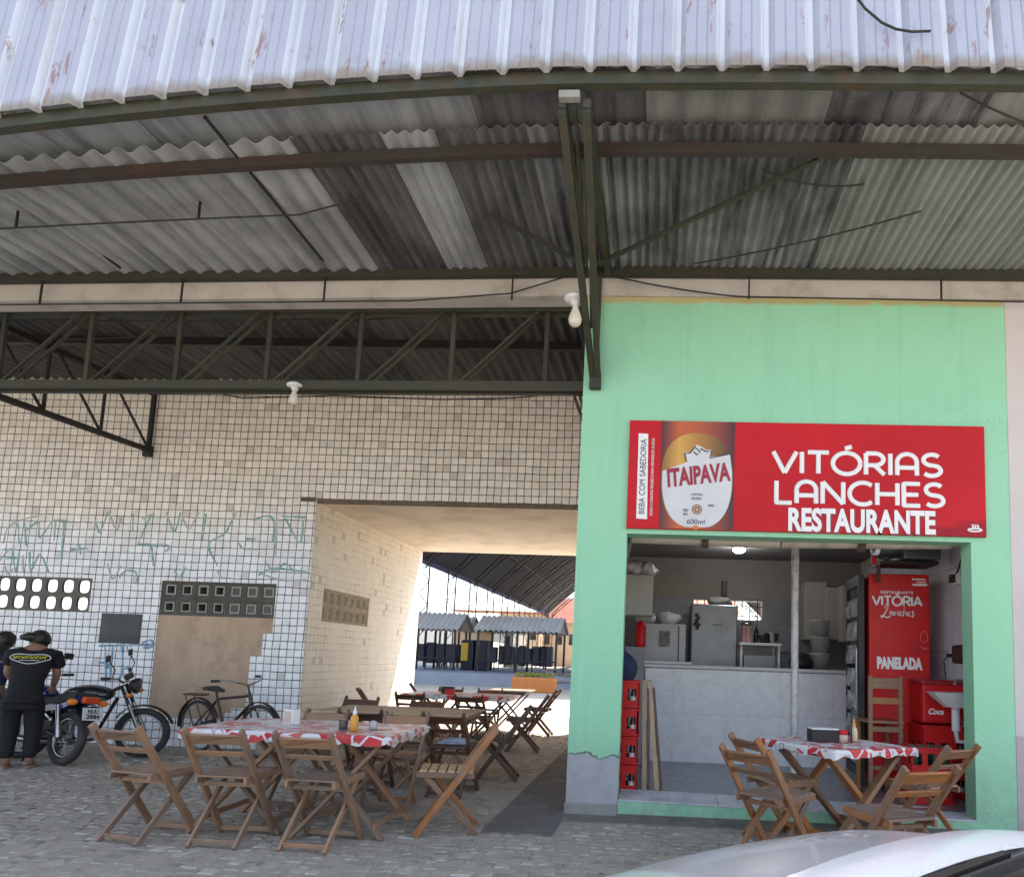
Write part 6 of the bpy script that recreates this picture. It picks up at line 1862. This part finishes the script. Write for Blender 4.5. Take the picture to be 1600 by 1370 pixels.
def stall(label, cx, cy, w, d, zeave, zridge, nb):
    t = thing('market_stall', label, 'stall', (cx, cy, PZ), 0, 'roofed market stalls on the platform')
    zeave -= PZ; zridge -= PZ
    for s in (-1, 1):
        b = MB(); n = int(w / .25)
        b.grid(lambda p, q: (-w / 2 + w * p, s * d / 2 * (1 - q), zeave + (zridge - zeave) * q + .045 * math.sin(p * n * 2 * PI)), n * 6, 1)
        b.build('roof_slope', M_tileroof, t)
    b = MB()
    for x in (-w / 2 + .15, w / 2 - .15): b.prism([(-d / 2 + .1, zeave), (d / 2 - .1, zeave), (0, zridge - .05)], lambda a, c, k: (x + .04 * k, a, c))
    b.build('gable', M_black, t)
    n = max(2, int(w / 2.2))
    for k in range(n + 1):
        for s in (-1, 1): MB().box((-w / 2 + .2 + (w - .4) * k / n, s * (d / 2 - .25), zeave / 2), (.10, .10, zeave)).build('post', M_black, t)
    MB().box((0, -d / 2 + .45, .55), (w - .4, .5, .06)).build('counter', M_black, t)
    q = random.Random(nb)
    for k in range(nb):
        x = -w / 2 + .5 + (w - 1.0) * (k + .5) / nb
        MB().box((x, q.uniform(-.3, .2), .30 + .5), (w / nb * q.uniform(.55, .8), .5, q.uniform(.7, 1.1))).build('wrapped_goods', M_blue, t, bevel=.04)
    for k in range(int(w * 1.6)):
        x = q.uniform(-w / 2 + .3, w / 2 - .3)
        MB().bar((x, -d / 2 + .2, 0), (x + q.uniform(-.15, .15), -d / 2 + q.uniform(.1, .5), q.uniform(.4, .75)), .05, .05).build('trestle_leg', M_black, t)
    return t


stall('grey roofed market stall at the left end of the platform with blue wrapped goods', at_y(668, 985, 29).x, 29, 4.0, 3.2, 2.42, 3.3, 6)
stall('small grey roofed market stall set back behind the left one', at_y(708, 985, 33).x, 33, 2.6, 3.0, 2.65, 3.35, 2)
stall('long grey roofed market stall at the right of the platform with blue wrapped goods', at_y(818, 985, 28.5).x, 28.5, 4.1, 3.4, 2.42, 3.2, 9)
for k, u in enumerate((735, 752)):
    tag(MB().box((0, 0, .75), (.75, .8, 1.5)).build('wrapped_pallet', M_blue, None, (at_y(u, 1030, 29.5).x, 29.5, PZ), bevel=.05), ['stack wrapped in dark blue sheet left of the gap between the stalls', 'stack wrapped in dark blue sheet right of the gap between the stalls'][k], 'pallet')
tag(MB().box((0, 0, .7), (.34, .5, .9)).build('yellow_crate', mat('yellow_plastic', (.65, .42, .04), (.6, .36, .03), .5), None, (at_y(726, 1015, 29).x, 29.2, PZ + .2), bevel=.03), 'yellow plastic bin between the market stalls', 'bin')

# the great open shed
shd = thing('market_shed', 'great dark arched market shed on slender lattice towers beyond the stalls', 'shed', (0, 0, 0))
SXL, SZL = -13.6, 6.85
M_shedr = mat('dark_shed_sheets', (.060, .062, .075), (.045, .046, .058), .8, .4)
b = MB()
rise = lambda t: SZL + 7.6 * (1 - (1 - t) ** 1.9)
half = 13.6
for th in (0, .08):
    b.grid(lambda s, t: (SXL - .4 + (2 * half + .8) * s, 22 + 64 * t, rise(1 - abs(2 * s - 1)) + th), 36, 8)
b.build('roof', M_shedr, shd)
b = MB(); b.bar((SXL - .4, 22, SZL), (SXL - .4, 86, SZL), .15, .4); b.bar((SXL + 2 * half + .4, 22, SZL), (SXL + 2 * half + .4, 86, SZL), .15, .4); b.build('gutter', mat('blue_gutter', (.05, .06, .20), (.04, .05, .16), .6), shd)
for k in range(12):
    y = 24 + k * 5.6
    b = MB(); pts = [(SXL + 2 * half * i / 24, rise(1 - abs(2 * i / 24 - 1))) for i in range(25)]
    for i in range(24):
        p, q = pts[i], pts[i + 1]
        b.bar((p[0], y, p[1] - .1), (q[0], y, q[1] - .1), .09, .09); b.bar((p[0], y, p[1] - .55), (q[0], y, q[1] - .55), .09, .09)
        b.bar((p[0], y, p[1] - (.1 if i % 2 else .55)), (q[0], y, q[1] - (.55 if i % 2 else .1)), .06, .06)
    b.build('roof_arch', M_black, shd)
    for sx in (SXL, SXL + 2 * half):
        b = MB()
        for dx in (-.27, .27):
            b.bar((sx + dx, y, 0), (sx + dx, y, SZL), .075, .075)
        for i in range(10): b.bar((sx - .27 * (1 if i % 2 else -1), y, SZL * i / 10), (sx + .27 * (1 if i % 2 else -1), y, SZL * (i + 1) / 10), .045, .045)
        b.build('lattice_tower', M_steel, shd)
b = MB()
for i in range(2, 24, 3):
    p = (SXL + 2 * half * i / 24, rise(1 - abs(2 * i / 24 - 1)))
    b.bar((p[0], 22, p[1] - .06), (p[0], 86, p[1] - .06), .08, .10)
b.build('purlins', M_black, shd)


def far_building(label, u0, v0, u1, v1, y, d, cw_, croof, roofh=.0, over=.4, win=0):
    x0, x1, z0, z1 = span(u0, v0, u1, v1, y)
    t = thing('far_building', label, 'building', ((x0 + x1) / 2, y, 0)); w = x1 - x0
    MB().box((0, d / 2, z1 / 2), (w, d, z1)).build('wall', cw_, t)
    b = MB()
    if roofh: b.prism([(-over, z1), (d + over, z1), (d / 2, z1 + roofh)], lambda a, c, k: (-w / 2 - over + (w + 2 * over) * k, a, c))
    else: b.box((0, d / 2, z1 + .12), (w + over, d + over, .24))
    b.build('roof', croof, t)
    for k in range(win):
        MB().box((-w / 2 + w * (k + .5) / win, -.02, z1 * .62), (w / win * .45, .08, z1 * .25)).build('window', M_glassd, t)
    return t


M_or = mat('pale_orange_wall', (.62, .45, .30), (.56, .40, .26), .85, .5)
M_or2 = mat('terracotta_roof', (.40, .15, .09), (.32, .12, .08), .9, .6)
M_wh = mat('white_far_wall', (.70, .69, .66), (.62, .61, .58), .85, .5)
far_building('pale orange building with a terracotta edge beyond the shed', 716, 955, 842, 1030, 96, 10, M_or, M_or2, 0, .8, 6)
far_building('low white-roofed market hall at the left beyond the stalls', 655, 968, 745, 1030, 62, 12, M_wh, mat('white_roof_sheet', (.74, .73, .71), (.66, .65, .63), .7), 1.2, .6, 0)
far_building('dark red gable-roofed building at the right beyond the shed', 846, 972, 902, 1030, 100, 12, M_or, mat('dark_red_roof_tiles', (.24, .075, .05), (.18, .06, .045), .9, .6), 4.2, .8, 3)
far_building('low grey workshop between the white hall and the orange building', 748, 976, 800, 1030, 75, 8, mat('grey_far_wall', (.32, .31, .30), (.26, .25, .245), .9, .5), M_or2, 0, .6, 3)
far_building('small orange kiosk behind the market stalls', 713, 985, 745, 1030, 45, 4, M_or, M_wh, .8, .6, 1)
b_ = far_building('long pale block of houses far behind the yard at the left', 420, 968, 650, 1030, 120, 14, M_wh, M_wh, 1, .6, 8)
far_building('long pale block of houses far behind the yard at the right', 905, 950, 1150, 1030, 120, 14, M_or, M_or2, 3, .6, 8)

# ------------------------------------------------------------------ the parked car whose bonnet shows at the lower right
CA = math.atan2(.67, .74)
car = thing('parked_car', 'dusty white car in the foreground, only its bonnet, wiper and windscreen edge in view', 'car', (.64, -4.86, 0), CA)
HWD = .74


def hood(s, t):
    u = -HWD + 2 * HWD * s; v = 1.02 * t
    e = abs(u) / HWD
    z = HZ - .04 * v - .24 * v ** 3 - .06 * e ** 2 - .16 * e ** 7 + .012 * math.exp(-((abs(u) - .36) / .05) ** 2) * (1 - t)
    return (u + OX, v + OY, z)


M_cglass, nt_, bs_ = nodes('clear_car_glass')
tr_ = nt_.nodes.new('ShaderNodeBsdfTransparent'); tr_.inputs[0].default_value = (.80, .84, .83, 1)
gl_ = nt_.nodes.new('ShaderNodeBsdfGlossy'); gl_.inputs['Roughness'].default_value = .02
fr_ = nt_.nodes.new('ShaderNodeFresnel'); fr_.inputs[0].default_value = 1.4
mx_ = nt_.nodes.new('ShaderNodeMixShader')
nt_.links.new(fr_.outputs[0], mx_.inputs[0]); nt_.links.new(tr_.outputs[0], mx_.inputs[1]); nt_.links.new(gl_.outputs[0], mx_.inputs[2])
nt_.links.new(mx_.outputs[0], nt_.nodes['Material Output'].inputs[0])
HZ, OX, OY = .875, .44, .08
M_car = mat('dusty_white_car_paint', (.46, .46, .46), (.40, .40, .40), .30, 2.5, 0, .05, 300, (.34, .31, .27), 9, .45, coat=.6)  # base greyed to set off the light painted into bonnet_edge
b = MB(); b.grid(hood, 40, 30); b.grid(lambda s, t: tuple(Vector(hood(s, t)) - Vector((0, 0, .012))), 20, 10)
b.build('bonnet', M_car, car)
b = MB(); b.grid(lambda s, t: (OX + (-.70 + 1.40 * s), OY + .183 - .013 * t, HZ + .012 - .060 * abs(2 * s - 1) ** 2), 20, 1); b.build('panel_gap', M_black, car)
# cowl strip, windscreen, roof, sides
b = MB()
b.grid(lambda s, t: (OX + (-.68 + 1.36 * s), OY + .17 - .15 * t, HZ + .024 - .060 * abs(2 * s - 1) ** 2 + .010 * math.sin(PI * t) - .006 * t), 20, 4); b.build('bonnet_edge', mat('painted_highlight_car_white', (.72, .73, .74), (.68, .69, .70), .25, 3, coat=.4), car)  # whiter than the bonnet: sky highlight on the lip painted into the colour
b = MB(); b.grid(lambda s, t: (OX + (-.68 + 1.36 * s), OY + .03 - .28 * t, HZ - .004 - .050 * abs(2 * s - 1) ** 2), 20, 3); b.build('cowl', M_black, car)
b = MB(); b.grid(lambda s, t: (OX + (-.68 + 1.36 * s) * (1 - .16 * t), OY - .20 - .62 * t - .06 * (1 - (2 * s - 1) ** 2) * 0, HZ - .02 + .46 * t - .045 * (2 * s - 1) ** 2), 20, 8); b.build('windscreen', M_cglass, car)
b = MB(); b.box((OX, OY - .46, HZ - .12), (1.26, .46, .14)); b.build('dashboard', M_rubber, car, bevel=.04)
MB().torus((0, 0, 0), .18, .016, n=30, k=8).build('steering_wheel', M_rubber, car, (OX - .33, OY - .78, HZ - .06))
for sx in (-1, 1):
    b = MB(); b.box((OX + sx * .33, OY - 1.25, .50), (.50, .50, .16)); b.box((OX + sx * .33, OY - 1.52, .80), (.48, .14, .56), M=Matrix.Rotation(R(14), 3, 'X')); b.box((OX + sx * .33, OY - 1.61, 1.16), (.26, .09, .17)); b.build('seat', M_rubber, car, bevel=.04)
b = MB(); b.grid(lambda s, t: (OX + (-.57 + 1.14 * s), OY - .82 - 1.5 * t, HZ + .44 + .06 * math.sin(PI * t) - .04 * (2 * s - 1) ** 2), 12, 8); b.build('roof', M_car, car)
for sx in (-1, 1):
    b = MB(); b.bar((OX + sx * .70, OY - .17, HZ - .06), (OX + sx * .585, OY - .84, HZ + .42), .05, .05); b.bar((OX + sx * .60, OY - 1.6, HZ + .42), (OX + sx * .74, OY - 1.6, .8), .06, .06); b.bar((OX + sx * .57, OY - 2.3, HZ + .42), (OX + sx * .70, OY - 2.9, .85), .10, .06); b.build('pillar', M_car, car)
    b = MB(); b.grid(lambda s, t: (OX + sx * (.78 - .12 * t), OY - .45 - 2.3 * s, .84 + .50 * t * (1 - .1 * abs(2 * s - 1))), 8, 3); b.build('side_window', M_cglass, car)
side = [(-3.3, .30), (-2.75, .30), (-2.68, .50), (-2.45, .62), (-2.2, .62), (-1.98, .50), (-1.9, .28), (.05, .28), (.12, .50), (.33, .62), (.58, .62), (.78, .50), (.85, .30), (1.0, .36), (1.0, .50), (.9, .56), (.6, .62), (.3, .68), (.0, .73), (-.3, .80), (-1, .84), (-2.9, .88), (-3.35, .80)]
for sx in (-1, 1):
    b = MB(); b.prism(side, lambda a, c, k: (OX + sx * (HWD + .05 - .10 * k - .05 * max(0, a)), a + OY, c)); b.build('side_panel', M_car, car, bevel=.015)
b = MB(); b.box((OX, OY + .98, .42), (1.34, .12, .26)); b.build('bumper', M_car, car, bevel=.05)
b = MB(); b.box((OX, OY - 1.2, .45), (1.42, 4.2, .3)); b.build('underbody', M_black, car)
for sx in (-1, 1):
    MB().box((OX + sx * .55, OY + 1.0, .52), (.26, .12, .11)).build('headlight', M_chrome, car, bevel=.03)
for sx in (-1, 1):
    for yy in (.45, -2.33):
        w = MB().torus((OX + sx * .70, OY + yy, .29), .22, .085, n=30, k=10)
        w.v = [(p[0] - (OX + sx * .70), p[1], p[2]) for p in w.v]
        w.v = [(OX + sx * .70 + (p[1] - OY - yy), OY + yy + p[0], p[2]) for p in w.v]
        wo = w.build('wheel', M_rubber, car)
        MB().cyl((OX + sx * .70, OY + yy, .29), (OX + sx * .79, OY + yy, .29), .18, 20).build('hubcap', M_alu, wo)
wp = MB().bar((OX - .44, OY + .0, HZ + .004), (OX + .10, OY - .03, HZ + .030), .018, .014).build('wiper', M_black, car)
MB().bar((OX - .40, OY - .03, HZ + .004), (OX + .34, OY - .07, HZ + .032), .010, .022).build('wiper_blade', M_rubber, wp)
MB().lathe([(0, .0), (.026, 0), (.026, .012), (.018, .026), (0, .03)], (OX - .44, OY + .0, HZ - .002), 16).build('wiper_pivot', M_rubber, wp)

# scraps and dry leaves lying on the cobbles
b = MB()
for k in range(170):
    x, y = rnd.uniform(-8, 2.6), rnd.uniform(-4.2, 3.2)
    if y > -.3 and x > -.5: continue
    a = rnd.random() * 6; s_ = rnd.uniform(.006, .022); d = Vector((math.cos(a), math.sin(a), 0)); e = Vector((-d.y, d.x, 0)); p = Vector((x, y, .004))
    b.add([p - d * s_, p + e * s_ * .5 + Vector((0, 0, .005)), p + d * s_ + Vector((0, 0, rnd.uniform(0, .008))), p - e * s_ * .5 + Vector((0, 0, .003))], [(0, 1, 2, 3)], rnd.choice((0, 0, 0, 1)))
b.build('fallen_leaves', [mat('dry_leaf', (.26, .19, .10), (.16, .11, .06), .9, 30), mat('pale_scrap', (.60, .58, .54), (.5, .48, .44), .9, 20)], kind='stuff')
